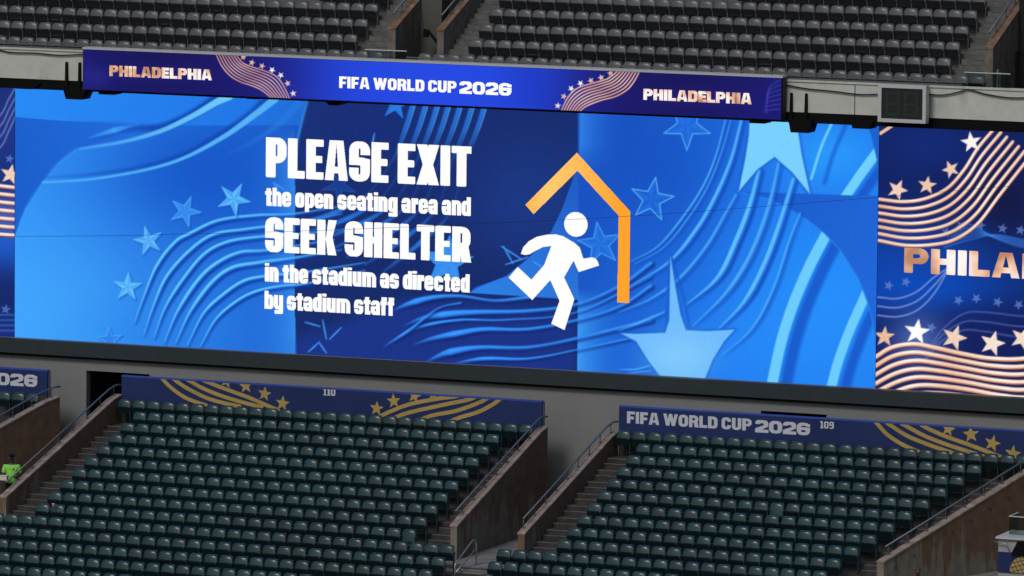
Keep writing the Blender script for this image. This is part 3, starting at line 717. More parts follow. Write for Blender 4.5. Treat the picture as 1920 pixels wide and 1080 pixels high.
rs = empty('video_screen', (37, 0, 0), 'navy side video screen with gold ribbons of stripes, beyond the play clock', 'video screen')
P_ = Paint(30.0, 44.0, 0, SH + .1, 0, 470, 300); px, py = P_.px, P_.py
P_.img[:] = (20, 36, 98)
P_.glow(1690, 490, 220, 80, (18, 76, 186), .75); P_.glow(1740, 545, 150, 42, (14, 84, 206), .7); P_.glow(1740, 270, 90, 50, (22, 48, 132), .6); P_.glow(1890, 380, 60, 70, (22, 26, 66), .9); P_.glow(1900, 640, 160, 70, (22, 32, 90), .7)
P_.glow(1720, 640, 50, 50, (120, 150, 235), .55)
c7 = lambda p: C4(p, 1.929, 1600, 220)
for j in range(6):
    P_.stroke(c7([(330 + j * 8, 470 - j * 13), (430, 440 - j * 10), (520, 425 + j * 3), (640, 445 + j * 6), (800, 440 + j * 8)]), 3, (60, 128, 224), .55, 3)
for j in range(3):
    P_.stroke(c7([(88, 650 + j * 33), (160, 655 + j * 33), (230, 630 + j * 34), (290, 580 + j * 30), (350, 540)]), 3, (140, 160, 220), .75, 2.5)
    P_.stroke(c7([(260, 860 + j * 10), (320, 770 + j * 20), (400, 710 + j * 30), (480, 705 + j * 35), (640, 720 + j * 35), (800, 700)]), 3, (96, 116, 190), .6, 3)
for cx, cy in ((128, 608), (190, 595), (445, 655), (522, 668), (598, 678), (380, 662), (282, 760), (540, 402), (605, 408), (460, 390), (388, 392), (336, 415)):
    P_.star(*c7([(cx, cy)])[0], 10, 10 + cx % 30, (110, 142, 214), None, (60, 92, 170), .42, .7)
ua = [(92, 296), (180, 305), (260, 294), (340, 256), (400, 190), (450, 112), (512, 38)]; ub = [(90, 445), (190, 463), (290, 460), (370, 440), (450, 384), (530, 280), (640, 140)]
for j in range(7): gold_line(P_, c7(mix(ua, ub, j / 6)), 6.0, j)
P_.stroke(c7([(98, 58), (140, 30), (170, 5)]), 6, GOLD, 1, 1.8)
la = [(78, 868), (140, 832), (220, 820), (300, 834), (400, 856), (500, 872), (620, 872), (800, 840)]; lb = [(60, 1070), (160, 1022), (230, 1000), (310, 998), (420, 1010), (540, 1032), (640, 1040), (800, 1010)]
for j in range(7): gold_line(P_, c7(mix(la, lb, j / 6)), 8.0, 20 + j)
for cx, cy, r, ro, br in ((160, 262, 20, 24, .35), (267, 246, 18, 8, .2), (352, 188, 17, -24, .25), (426, 90, 20, -8, .9), (113, 793, 20, 4, .05), (230, 776, 25, 8, 1.0), (365, 797, 25, 20, .35), (503, 818, 25, 16, .6), (612, 800, 24, 22, .5)):
    gold_star(P_, *c7([(cx, cy)])[0], r, ro, br)
P_.build('display', rs)
m = MB(); m.box(30.0, 44.0, .012, .59, 0, SH + .4); m.build('cabinet', M['black'], rs)
phil = Font(w=.86, st=.31, h=.25, r=.06, gap=.09, space=.3)
phil_s = Font(w=.80, st=.31, h=.25, r=.06, gap=.06, space=.3)
text_on('lettering', 'PHILADELPHIA', phil, (1696, 460), (1695, 506), (2232, 496), (2232, 543), 0, M['gold_led'], rs, .016)

lsn = empty('video_screen', (-3, 0, 0), 'sliver of navy video screen with gold stripes beside the steward end of the bowl', 'video screen')
P_ = Paint(-7.0, -.015, 0, SH + .1, 0, 240, 300)
P_.img[:] = (28, 48, 122)
P_.glow(10, 460, 120, 50, (30, 96, 214), .8); P_.glow(10, 250, 100, 60, (34, 58, 140), .7); P_.glow(14, 560, 90, 50, (24, 40, 104), .8); P_.glow(10, 400, 100, 40, (130, 140, 235), .4)
c8 = lambda p: C4(p, 2.25, 0, 160)
for j in range(4): P_.stroke(c8([(-500, 330 - 40 * j), (-100, 330 - 40 * j), (0, 262 - 45 * j), (36, 195 - 45 * j), (70, 120 - 40 * j)]), 3, (130, 140, 190), .7, 2.5)
for j in range(4): P_.stroke(c8([(-600, 975 + 22 * j), (70, 968 + 22 * j)]), 3.5, (52, 96, 190), .8, 3)
P_.star(*c8([(40, 310)])[0], 9, 10, (90, 130, 215), None, (60, 96, 180), .42, .8); P_.star(*c8([(24, 945)])[0], 10, 10, (84, 124, 206), None, (56, 90, 170), .42, .8)
for j in range(7): gold_line(P_, c8([(-700, 380 + 34 * j), (-200, 400 + 34 * j), (0, 424 + 34 * j), (70, 432 + 33.5 * j)]), 6.5, j)
gold_star(P_, *c8([(44, 376)])[0], 20, 12, .35)
P_.build('display', lsn)
m = MB(); m.box(-7.0, -.015, .012, .59, 0, SH + .4); m.build('cabinet', M['black'], lsn)

# ================================================================== UPPER FASCIA, ribbon board, beam
fa = empty('fascia_beam', (18, -2.6, 8.8), 'pale stained concrete beam along the front of the upper deck', 'beam')
m = MB(); m.box(XL, XR, -2.6, -2.38, 8.80, 9.74); m.build('concrete_face', M['fascia'], fa)
m = MB(); m.box(XL, XR, -2.64, -2.34, 9.742, 9.80); m.build('top_coping', M['fascia'], fa)
m = MB()
for x in (0.42, 30.05, 37.4, -4, 43): m.box(x, x + .03, -2.606, -2.598, 8.80, 9.74)
m.build('panel_joint', M['guard'], fa)
bb = empty('soffit_beam', (18, -2.5, 8.46), 'black steel beam tucked under the pale concrete beam above the screens', 'beam')
m = MB(); m.box(XL, XR, -2.58, -1.4, 8.47, 8.798); m.build('beam_web', M['black'], bb)
m = MB(); m.box(XL, XR, -1.398, .6, 8.40, 8.60); m.build('soffit_plate', M['black'], bb)
def bracket(xa, xb, xc, xd, zt, zb, posts, label):
    e_ = empty('hanging_bracket', ((xa + xb) / 2, -2.5, zt), label, 'bracket', 'black brackets hanging under the upper deck')
    m = MB(); m.prism([(xa, -2.66, zt), (xb, -2.66, zt), (xd, -2.66, zb), (xc, -2.66, zb)], (0, .6, 0)); m.build('bracket_body', M['black'], e_, bevel=.01)
    for x in posts:
        m = MB(); m.prism([(x - .055, -2.68, zt - .1), (x + .055, -2.68, zt - .1), (x + .035, -2.68, zt + .78), (x - .035, -2.68, zt + .78)], (0, .07, 0)); m.build('support_post', M['black'], e_)
def br_px(a, b, c, d, posts, label):
    A, B, Cc, D = (at(*q, -2.66) for q in (a, b, c, d))
    bracket(A[0], B[0], Cc[0], D[0], (A[2] + B[2]) / 2, (Cc[2] + D[2]) / 2, [at(x, 150, -2.66)[0] for x in posts], label)
br_px((116, 160), (164, 164), (123, 186), (154, 187), (124.5, 149), 'black tapered hanging bracket with two posts, just before the PHILADELPHIA end of the ribbon board')
br_px((182, 164), (219, 166), (185, 177), (214, 178), (), 'short black hanging bracket under the first corner of the ribbon board')
br_px((456, 178), (492, 180), (462, 185.5), (486, 186.5), (), 'tiny black hanging bracket below the gold ribbon and stars of the ribbon board')
br_px((606, 186), (646, 188), (616, 197), (634, 198), (), 'tiny black hanging bracket below the start of the FIFA WORLD CUP lettering')
br_px((1403, 219), (1440, 221), (1405, 231), (1434, 232), (), 'short black hanging bracket below the last letters of the ribbon board')
br_px((1477, 220), (1524, 224), (1482, 248), (1516, 250), (1484, 1512), 'black tapered hanging bracket with two posts, between ribbon board and play clock')
br_px((1594, 224), (1638, 227), (1598, 241), (1631, 242), (), 'black hanging bracket without posts, on the ribbon board side of the play clock')
br_px((1655, 226), (1680, 228), (1660, 236), (1676, 236.5), (), 'tiny black hanging bracket directly under the play clock')
br_px((1694, 228), (1738, 231), (1698, 239), (1732, 240), (), 'black hanging bracket under the far corner of the play clock')
br_px((26, 154), (76, 157), (30, 166), (60, 168), (), 'low black hanging bracket above the seam between the main and side screens')

rb = empty('ribbon_board', (16, -3, 8.56), 'long blue LED ribbon board reading PHILADELPHIA and FIFA WORLD CUP 2026 above the main screen', 'LED board')
RX0, RX1, RZ0, RZ1 = 3.93, 27.80, 8.575, 9.86
P_ = Paint(RX0, RX1, RZ0, RZ1, -3.0, 1250, 72); px, py = P_.px, P_.py
t = np.clip((px - 155) / 1310, 0, 1); k = np.exp(-((t - .5) / .2) ** 4)[..., None]
P_.img[:] = (1 - k) * np.array((30, 30, 118)) + k * np.array((38, 74, 226))
P_.glow(300, 130, 150, 60, (25, 22, 78), .8); P_.glow(1290, 175, 140, 60, (25, 22, 78), .8); P_.glow(1000, 150, 60, 60, (30, 60, 200), .5)
P_.glow(300, 138, 110, 18, (44, 36, 150), .45); P_.glow(1308, 182, 110, 18, (44, 36, 150), .45)
P_.glow(185, 146, 20, 20, (46, 48, 150), .5); P_.glow(165, 140, 10, 30, (40, 42, 146), .5)
for j in range(7): P_.stroke([(1463, 150 + 9 * j), (1446 - 2 * j, 160 + 8 * j), (1438, 176 + 6 * j)], 3, (62, 66, 176), .6, 3)
cL = lambda p: C4(p, 5.053, 180, 100); cR = lambda p: C4(p, 4.174, 1020, 130)
la = [(1135, 5), (1195, 125), (1280, 220), (1380, 275), (1470, 305), (1570, 350), (1680, 440)]; lb = [(1330, 20), (1390, 90), (1480, 130), (1600, 168), (1700, 215), (1765, 290), (1845, 450)]
ra = [(125, 350), (185, 225), (260, 150), (370, 112), (480, 82), (540, 45), (580, 10)]; rb_ = [(265, 350), (320, 295), (440, 245), (560, 212), (650, 160), (705, 95), (745, 20)]
for j in range(8):
    gold_line(P_, cL(mix(la, lb, j / 7)), 1.9, 40 + j, (182, 112, 100), (255, 228, 216)); gold_line(P_, cR(mix(ra, rb_, j / 7)), 2.5, 60 + j, (186, 116, 104), (255, 236, 228))
for q, c_ in (([(1395, 35, .0), (1477, 88, .1), (1573, 120, 0), (1668, 158, 1), (1750, 208, .8), (1815, 285, .2), (1868, 380, .6)], cL), ([(108, 285, .6), (155, 212, .1), (213, 150, .8), (285, 110, 1), (367, 88, .1), (447, 65, .2), (520, 30, 0)], cR)):
    for j, (cx, cy, br) in enumerate(q): gold_star(P_, *c_([(cx, cy)])[0], 6.3, 8 + 9 * j, br)
P_.build('display', rb)
m = MB(); m.box(RX0 - .03, RX1 + .05, -2.99, -2.66, RZ0 - .01, RZ1 + .01); m.build('housing', M['ledge'], rb)
m = MB(); m.box(RX0 - .03, RX1 + .05, -3.03, -2.6, RZ1 + .012, RZ1 + .075); m.build('top_ledge', M['frame'], rb)
m = MB(); m.box(RX1 + .004, RX1 + .05, -3.02, -2.992, RZ0, RZ1 + .01); m.build('end_trim', M['black'], rb)
fifa = Font(w=.72, st=.27, h=.22, r=.09, gap=.07, space=.24, dig=1.02)
text_on('lettering', 'FIFA WORLD CUP', fifa, (636, 142.2), (636, 164.1), (856, 153), (856, 175), -3.0, M['white_led'], rb, .008)
text_on('lettering', '2026', Font(w=.9, st=.34, h=.24, r=.11, gap=.05, dig=1.0), (861.5, 152.7), (861.5, 175.7), (959, 156), (959, 179.5), -3.0, M['white_led'], rb, .008)
text_on('lettering', 'PHILADELPHIA', phil_s, (205.3, 121.4), (205.3, 141.2), (397.3, 131.3), (397.3, 151.9), -3.0, M['gold_led_small'], rb, .008)
text_on('lettering', 'PHILADELPHIA', phil_s, (1206.4, 167.1), (1206.4, 187.5), (1409.3, 174.3), (1409.3, 195.2), -3.0, M['gold_led_small'], rb, .008)

# play clock
pc = empty('play_clock', (31.8, -3.1, 8.66), 'square unlit play clock in a light grey frame on the pale concrete beam', 'clock')
cx0, cx1, cz0, cz1 = 31.02, 32.57, 8.665, 9.83
m = MB(); w_ = .11
m.box(cx0, cx1, -3.2, -2.9, cz0, cz0 + w_); m.box(cx0, cx1, -3.2, -2.9, cz1 - w_, cz1); m.box(cx0, cx0 + w_, -3.2, -2.9, cz0 + w_, cz1 - w_); m.box(cx1 - w_, cx1, -3.2, -2.9, cz0 + w_, cz1 - w_)
m.build('frame', M['frame'], pc)
m = MB(); m.box(cx0 + w_, cx1 - w_, -3.17, -2.92, cz0 + w_, cz1 - w_); m.build('face', M['clockface'], pc)
m = MB(); m.box(cx0 + .08, cx1 - .08, -2.898, -2.66, cz0 + .08, cz1 - .08); m.build('housing', M['black'], pc)
for x in (cx0 + .24, cx0 + .83):
    d_ = MB(); z0, z1, a = cz0 + .2, cz1 - .22, .085; x1_ = x + .46; zm = (z0 + z1) / 2
    for q in ((x + a, x1_ - a, z0, z0 + a), (x + a, x1_ - a, zm - a / 2, zm + a / 2), (x + a, x1_ - a, z1 - a, z1), (x, x + a, z0, zm - .01), (x, x + a, zm + .01, z1), (x1_ - a, x1_, z0, zm - .01), (x1_ - a, x1_, zm + .01, z1)):
        d_.box(q[0], q[1], -3.176, -3.172, q[2], q[3])
    d_.build('digit', M['digit'], pc)

def cable(pts, y, r, label, name='cable'):
    m = MB(); m.tube([at(a, b, y if not isinstance(y, (list, tuple)) else y[i]) for i, (a, b) in enumerate(spline(pts, 6) if not isinstance(y, (list, tuple)) else pts)], r, 6)
    tag(m.build(name, M['cable'], None, True), label, 'cable')
cable([(-60, 78), (0, 94), (25, 98.5), (65, 99.5), (110, 103.5), (155, 102)], -2.66, .022, 'black cable drooping along the pale beam before the ribbon board starts')
cable([(1468, 158), (1510, 166), (1560, 171), (1610, 177), (1646, 177)], -2.66, .022, 'black cable drooping between the ribbon board and the play clock')
cable([(1738, 177), (1770, 178), (1800, 172), (1816, 168), (1850, 177), (1890, 183), (1925, 183), (1980, 178)], -2.66, .022, 'black cable drooping along the pale beam beyond the play clock')
wpts = [(-40, 443.5), (200, 442), (356, 438.5), (600, 432), (885, 420), (1217, 403), (1645, 370), (1960, 343)]
m = MB(); m.tube([at(a, b, -14) for a, b in spline(wpts, 8)], .0055, 5)
tag(m.build('overhead_wire', M['cable'], None, True), 'thin dark wire strung through the air across the front of the main screen', 'wire')

# ================================================================== BANNER BOARDS on top of the lower bowl
def banner(name, x0, x1, z0, z1, label, y=-2.0):
    e_ = empty(name, ((x0 + x1) / 2, y, z0), label, 'banner')
    m = MB(); m.box(x0, x1, y, y + .10, z0, z1 - .03); m.build('panel', M['blue'], e_)
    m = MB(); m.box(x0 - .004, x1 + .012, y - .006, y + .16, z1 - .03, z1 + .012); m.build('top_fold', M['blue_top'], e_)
    m = MB(); m.box(x0 + .01, x1 + .02, y + .102, y + .22, zkl(0), z1 - .032); m.build('backing_wall', M['grey_wall'], e_)
    m = MB(); m.box(x0, x1, y + .005, y + .098, zkl(0), z0 - .002); m.build('lower_wall', M['terrace'], e_)
    return e_
def graphics(e_, stripes, stars, cmap, wd, y, x0, x1, z0, z1):
    S = [world_poly(cmap(q), y) for q in stripes]; K = [star_pts(*world_poly(cmap([(a, b)]), y)[0], r / 54.0, ro) for a, b, r, ro in stars]
    K = [[(a, 2 * c[1] - b) for a, b in k] for k, c in zip(K, [world_poly(cmap([(a, b)]), y)[0] for a, b, _, _ in stars])]
    def f(X, Z):
        m = np.zeros(X.shape, bool)
        for q in S: m |= near_line(X, Z, q, wd)
        for q in K: m |= in_poly(X, Z, q)
        return m
    sheet('gold_graphic', f, x0, x1, z0, z1, y - .005, M['gold'], e_, .012)
b1 = banner('banner_board', 4.85, 19.55, -1.62, -.79, 'blue banner with gold stripes and stars at both ends, numbered 110, above the seats')
gz = (-1.615, -.825)
cb = lambda p: C4(p, 4.8, 220, 690); cc = lambda p: C4(p, 2.571, 480, 660)
graphics(b1, [[(380, 60), (405, 95), (460, 155), (540, 220), (620, 270), (720, 310), (800, 335)], [(480, 75), (520, 108), (600, 165), (710, 225), (820, 275), (960, 315), (1100, 345)], [(600, 90), (650, 115), (750, 172), (870, 225), (1030, 280), (1190, 325), (1300, 350)], [(760, 105), (810, 125), (910, 165), (1060, 220), (1200, 272), (1350, 338), (1450, 380)]],
         [(1325, 232, 13.5, 8), (1155, 160, 14, -6), (985, 118, 13, 14), (1487, 318, 14, 6)], cb, .125, -2.0, 4.86, 12.0, *gz)
graphics(b1, [[(560, 330), (640, 290), (740, 252), (870, 226), (950, 216), (1000, 205)], [(640, 330), (720, 297), (840, 268), (950, 245), (1030, 228), (1080, 205)], [(760, 340), (850, 306), (950, 287), (1030, 262), (1100, 232), (1140, 205)], [(900, 350), (985, 315), (1060, 293), (1120, 265), (1170, 232), (1190, 205)]],
         [(664, 236, 13.5, -6), (582, 272, 13.5, 4), (764, 212, 13, 10), (855, 203, 12, 4)], cc, .125, -2.0, 12.0, 19.54, *gz)
slab = Font(w=.62, st=.22, h=.18, r=.06, gap=.07)
text_on('section_number', '110', slab, (606.5, 728), (606.5, 741), (629, 729.4), (629, 742.4), -2.0, M['print'], b1, .008)
b2 = banner('banner_board', 22.17, 37.5, -1.66, -.78, 'blue banner lettered FIFA WORLD CUP 2026 and numbered 109, above the seats')
cd5 = lambda p: C4(p, 3.1775, 1520, 740)
graphics(b2, [[(375, 150), (405, 182), (455, 236), (535, 290), (620, 330), (720, 365)], [(445, 160), (485, 188), (575, 245), (690, 293), (810, 335), (900, 365)], [(540, 170), (590, 198), (690, 250), (820, 300), (970, 348), (1080, 385)], [(660, 180), (710, 207), (810, 250), (950, 300), (1100, 358), (1200, 400)]],
         [(1083, 290, 15, 14), (955, 236, 15, -6), (820, 205, 13, 10), (1205, 352, 15, 6)], cd5, .125, -2.0, 30, 37.4, -1.655, -.815)
text_on('lettering', 'FIFA WORLD CUP', fifa, (1175.6, 771.4), (1175.6, 792.7), (1409.5, 785.5), (1409.5, 808.4), -2.0, M['print'], b2, .008)
text_on('lettering', '2026', Font(w=.9, st=.34, h=.24, r=.11, gap=.05, dig=1.0), (1416, 787.6), (1416, 810.2), (1519, 793), (1519, 816.4), -2.0, M['print'], b2, .008)
text_on('section_number', '109', slab, (1538, 789.3), (1538, 802.6), (1563.5, 791), (1563.5, 804.3), -2.0, M['print'], b2, .008)
b3 = banner('banner_board', -7.5, 2.17, -1.60, -.77, 'cut off blue banner ending in 2026, above the steward in lime green')
text_on('lettering', 'FIFA WORLD CUP', fifa, (-272, 682), (-272, 705), (-39, 695), (-39, 718), -2.0, M['print'], b3, .008)
text_on('lettering', '2026', Font(w=.9, st=.34, h=.24, r=.11, gap=.05, dig=1.0), (-32, 698), (-32, 721), (70, 702), (70, 724.6), -2.0, M['print'], b3, .008)

# ================================================================== VOMITORY WALLS with coping and handrail
def vom_wall(xa, prof, thick, zbot, label, rail_side=0.0, mat_body='brown', mat_cop='coping', rail_h=.29, rails=True, spacing=.95, name='vomitory_wall'):
    """xa(y): x of one face; prof: (y, z) of the wall top from rear to front; thick: wall thickness towards +x"""
    e_ = empty(name, (xa(prof[-1][0]), prof[-1][0], zbot), label, 'wall')
    m = MB(); ct = .05
    for (y0, z0), (y1, z1) in zip(prof[:-1], prof[1:]):
        m.hexa([(xa(y1), y1, zbot), (xa(y1) + thick, y1, zbot), (xa(y0) + thick, y0, zbot), (xa(y0), y0, zbot), (xa(y1), y1, z1 - ct), (xa(y1) + thick, y1, z1 - ct), (xa(y0) + thick, y0, z0 - ct), (xa(y0), y0, z0 - ct)])
    m.build('wall_body', M[mat_body], e_)
    m = MB(); o_ = .018
    for i, ((y0, z0), (y1, z1)) in enumerate(zip(prof[:-1], prof[1:])):
        ye = y1 - (.02 if i == len(prof) - 2 else 0)
        m.hexa([(xa(y1) - o_, ye, z1 - ct + .002), (xa(y1) + thick + o_, ye, z1 - ct + .002), (xa(y0) + thick + o_, y0, z0 - ct + .002), (xa(y0) - o_, y0, z0 - ct + .002),
                (xa(y1) - o_, ye, z1), (xa(y1) + thick + o_, ye, z1), (xa(y0) + thick + o_, y0, z0), (xa(y0) - o_, y0, z0)])
    m.build('coping', M[mat_cop], e_)
    if rails:
        off = thick * rail_side
        path = [(xa(y) + off, y, z + rail_h) for y, z in prof]
        a = Vector(path[-2]); b = Vector(path[-1]); path[-1] = tuple(b + (a - b).normalized() * .35)
        first = Vector(path[0]); path.insert(0, tuple(first + Vector((0.05, .30, -.02))))
        m = MB(); m.tube(path, .030, 8); h = m.build('handrail', M['rail'], e_, True)
        L = 0.15
        for (p0, p1) in zip(path[1:-1], path[2:]):
            p0, p1 = Vector(p0), Vector(p1); d = (p1 - p0).length; u = (p1 - p0) / d; s_ = L
            while s_ < d:
                q = p0 + u * s_; t0 = q + Vector((.0, 0, -.02)); t1 = q + Vector((.0, -.05, -.13)); t2 = q + Vector((0.0, -.02, -rail_h + .0))
                m = MB(); m.tube([t0, t1, t2], .014, 5); m.box(t2.x - .05, t2.x + .05, t2.y - .05, t2.y + .05, t2.z - .03, t2.z + .014); m.build('bracket', M['guard'], h); s_ += spacing
            L = spacing - (d - (s_ - spacing))
            L = max(L, .1)
    return e_
sl_ = .2972
prof_r = [(-1.95, -1.575), (-2.45, -1.66), (-9.4, -3.76)]
vom_wall(lambda y: 19.52, prof_r, .22, -5.0, 'stained brown stair wall with handrail beside block 110, facing the open grey vomitory', .15)
vom_wall(lambda y: 21.92, [(-1.95, -1.60), (-2.55, -1.70), (-9.8, -3.79)], .22, -5.0, 'brown stair wall with handrail below the first letters of the FIFA WORLD CUP 2026 banner', .15)
vom_wall(lambda y: 4.60 + (y + 2.2) * .050, [(-1.95, -1.40), (-2.45, -1.49), (-9.6, -3.80)], .22, -5.0, 'brown stair wall with handrail climbing from the steward in lime green to the dark doorway', .15)
vom_wall(lambda y: 2.31 + (y + 2.2) * .30, [(-1.95, -1.59), (-2.6, -1.72), (-9.4, -3.78)], .22, -5.0, 'streaked brown stair wall with handrail behind the steward in lime green', .15)
vom_wall(lambda y: 35.73 + (y + 2.9) * .3677, [(-1.95, -1.62), (-2.45, -1.77), (-9.4, -3.95)], .22, -5.0, 'long brown stair wall with pale run-down stains beside the grey camera booth', .15)

# upper vomitory walls
def up_wall(x, th_, y0, label, n=8, zt0=10.80, rails=True):
    prof = [(y0 + 8 * .85, zt0 + 8 * .85 * .40), (y0, zt0)]
    return vom_wall(lambda y: x + 0 * y, prof, th_, 9.2, label, .1, 'brown_dim', 'brown_up', .30, True, 1.0)
up_wall(13.76, .25, -1.05, 'brown parapet wall with rail, first of the pair framing the upper stairwell opening')
up_wall(15.45, .23, -1.05, 'brown parapet wall with rail, second of the pair, beside the black sloping handrail')
up_wall(33.74, .26, -1.05, 'brown parapet wall with rail where the upper deck meets the far glass guard', zt0=10.92)
uw = empty('stairwell_wall', (14.7, 1.5, 9.25), 'dim grey rear wall inside the upper stairwell opening', 'wall')
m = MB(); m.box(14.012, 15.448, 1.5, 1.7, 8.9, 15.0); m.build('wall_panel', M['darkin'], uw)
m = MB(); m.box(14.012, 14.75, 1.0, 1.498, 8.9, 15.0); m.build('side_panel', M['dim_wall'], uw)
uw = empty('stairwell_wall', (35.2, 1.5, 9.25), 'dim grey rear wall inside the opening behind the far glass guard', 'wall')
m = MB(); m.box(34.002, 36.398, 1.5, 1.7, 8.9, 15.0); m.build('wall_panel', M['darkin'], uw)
hr = empty('handrail', (14.9, .2, 9.25), 'thick black handrail sloping down inside the upper stairwell opening', 'handrail')
m = MB(); m.tube([at(795, 57, .3), at(803, 58, .3), at(820, 80, -.2), at(826, 92, -.6)], .05, 8); m.build('rail', M['black'], hr, True)
p = at(797, 58, .3)
m = MB(); m.box(p[0] - .05, p[0] + .12, .26, .34, p[2] - .2, p[2]); m.build('wall_plate', M['black'], hr)
m = MB(); p = at(1906, 98, .2); m.tube([at(1906, 98, .2), at(1914, 97, .2), at(1930, 118, -.3)], .05, 8)
hr2 = empty('handrail', (35, .2, 9.25), 'thick black handrail at the far edge, behind the glass guard beyond the play clock', 'handrail')
m.build('rail', M['black'], hr2, True)
m = MB(); m.box(p[0] - .04, p[0] + .04, .16, .24, 9.25, p[2]); m.build('post', M['black'], hr2)

# ================================================================== AISLE STAIRS
def stairs(x0f, x1f, ks, yk, zk, tread, rise, n, label, mb, mn='nosing', start=0):
    e_ = empty('aisle_stair', ((x0f(yk(ks[0])) + x1f(yk(ks[0]))) / 2, yk(ks[-1]), zk(ks[-1])), label, 'stairs')
    for k in ks:
        a, b = MB(), MB()
        yf = yk(k) + .18                                  # foot of the riser up to the next tread
        xa, xb = x0f(yf) + .01, x1f(yf) - .01
        for j in range(n):
            z1 = zk(k) + rise * (j + 1) / n; ya = yf - .26 * (n - 1 - j)
            if j == n - 1: ya = yf + .002
            else: a.box(xa, xb, ya, yf - .003, zk(k) + .003, z1)
            b.box(xa, xb, ya - .012, ya + .045, z1 + .003, z1 + .022)
        a.box(xa, xb, yf - tread, yf - .26 * (n - 1) - .004, zk(k) + .002, zk(k) + .006)
        st_ = a.build('step', M[mb], e_); b.build('tread_edge', M[mn], st_)
L_ = lambda k: -k
ks = list(range(1, 10))
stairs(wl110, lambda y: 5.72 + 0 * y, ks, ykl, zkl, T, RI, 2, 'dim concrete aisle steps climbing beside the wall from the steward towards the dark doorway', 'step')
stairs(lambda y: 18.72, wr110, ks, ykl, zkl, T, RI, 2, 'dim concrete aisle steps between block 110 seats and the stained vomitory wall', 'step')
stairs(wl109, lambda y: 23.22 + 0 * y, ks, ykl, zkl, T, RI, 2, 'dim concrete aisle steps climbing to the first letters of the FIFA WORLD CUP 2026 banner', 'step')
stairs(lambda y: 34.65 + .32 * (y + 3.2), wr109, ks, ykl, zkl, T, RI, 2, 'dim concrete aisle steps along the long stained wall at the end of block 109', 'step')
kus = list(range(0, 7))
yku2 = lambda k: yku(k)
def up_st(a, b, label): stairs(lambda y: a, lambda y: b, kus, yku, zku, TU, RU, 3, label, 'step_up')
up_st(12.66, 13.74, 'pale upper deck steps on the ribbon board lettering side of the stairwell opening')
up_st(15.70, 16.48, 'pale upper deck steps just past the stairwell opening with the black handrail')
up_st(32.66, 33.72, 'pale upper deck steps at the far end, above the play clock')
# steps and rail at the mouth of the vomitory
e_ = empty('vomitory_steps', (20.9, -11.0, -5.0), 'short flight of pale steps below the vomitory mouth beside the little tube handrail', 'stairs')
m = MB(); m.box(20.42, 21.40, yv - .30, yv - .002, zkl(10) + .004, -4.90); m.box(20.42, 21.40, yv - 1.10, yv - .852, zkl(11) + .004, zkl(11) + .14); m.build('step', M['floor'], e_)
m = MB(); m.box(20.40, 21.42, yv - .31, yv - .26, -4.898, -4.875); m.box(20.40, 21.42, yv - .05, yv + .02, -4.826, -4.80); m.build('tread_edge', M['nosing'], e_)
e_ = empty('tube_handrail', (20.45, -11.0, -5.1), 'small bent grey tube handrail standing at the vomitory steps', 'handrail')
yA, yB = -11.35, -10.1
A = at(853, 1060, yA); B = at(890, 1012, yB); B2 = at(893, 1020, yB); C2 = at(893, 1066, yB); A2 = at(853, 1078, yA)
m = MB(); m.tube([A2 - np.array([0, 0, .25]), A2, A, at(857, 1053, yA + .1), at(886, 1014, yB - .1), B, B2, C2 - np.array([0, 0, .1])], .024, 8); m.build('top_rail', M['steel'], e_, True)
m = MB(); m.tube([at(855, 1073, yA), at(892, 1030, yB)], .022, 8); m.build('lower_rail', M['steel'], e_, True)

# ================================================================== GUARDS along the upper front
def guard(x0, x1, label):
    e_ = empty('guard_railing', ((x0 + x1) / 2, -2.5, 9.74), label, 'railing')
    for dz, r in ((.055, .016), (.135, .018), (.215, .018)):
        m = MB(); m.box(x0, x1, -2.52 - r, -2.52 + r, 9.80 + dz - .040, 9.80 + dz); m.build('rail', M['guard'], e_)
    m = MB(); x = x0 + .02
    while x < x1:
        m.box(x, x + .035, -2.50, -2.47, 9.70, 9.995); x += 2.4
    m.build('post', M['guard'], e_)
guard(XL, 13.55, 'low dark guard rails in front of the first block of grey upper seats')
guard(15.02, 33.5, 'low dark guard rails before the second block of grey upper seats, above the clock')
def glassg(x0, x1, zt0, xp, label):
    e_ = empty('glass_guard', ((x0 + x1) / 2, -2.45, 9.75), label, 'glass guard')
    m = MB(); m.box(x0, x1, -2.46, -2.445, 9.78, zt0); m.build('glass_pane', M['glass'], e_)
    m = MB(); m.box(x0 - .05, x1 + .02, -2.475, -2.43, zt0 + .002, zt0 + .03); m.build('top_rail', M['frame'], e_)
    m = MB(); m.box(xp, xp + .045, -2.44, -2.39, 9.70, zt0 + .14); m.box(xp + .09, xp + .115, -2.44, -2.40, 9.70, zt0 + .05); m.build('post', M['steel'], e_)
glassg(13.62, 14.98, 10.17, 14.36, 'small clear glass guard across the upper stairwell opening above the ribbon board')
glassg(33.60, 35.0, 10.22, 34.58, 'clear glass guard at the far end of the upper deck, above the drooping cable')

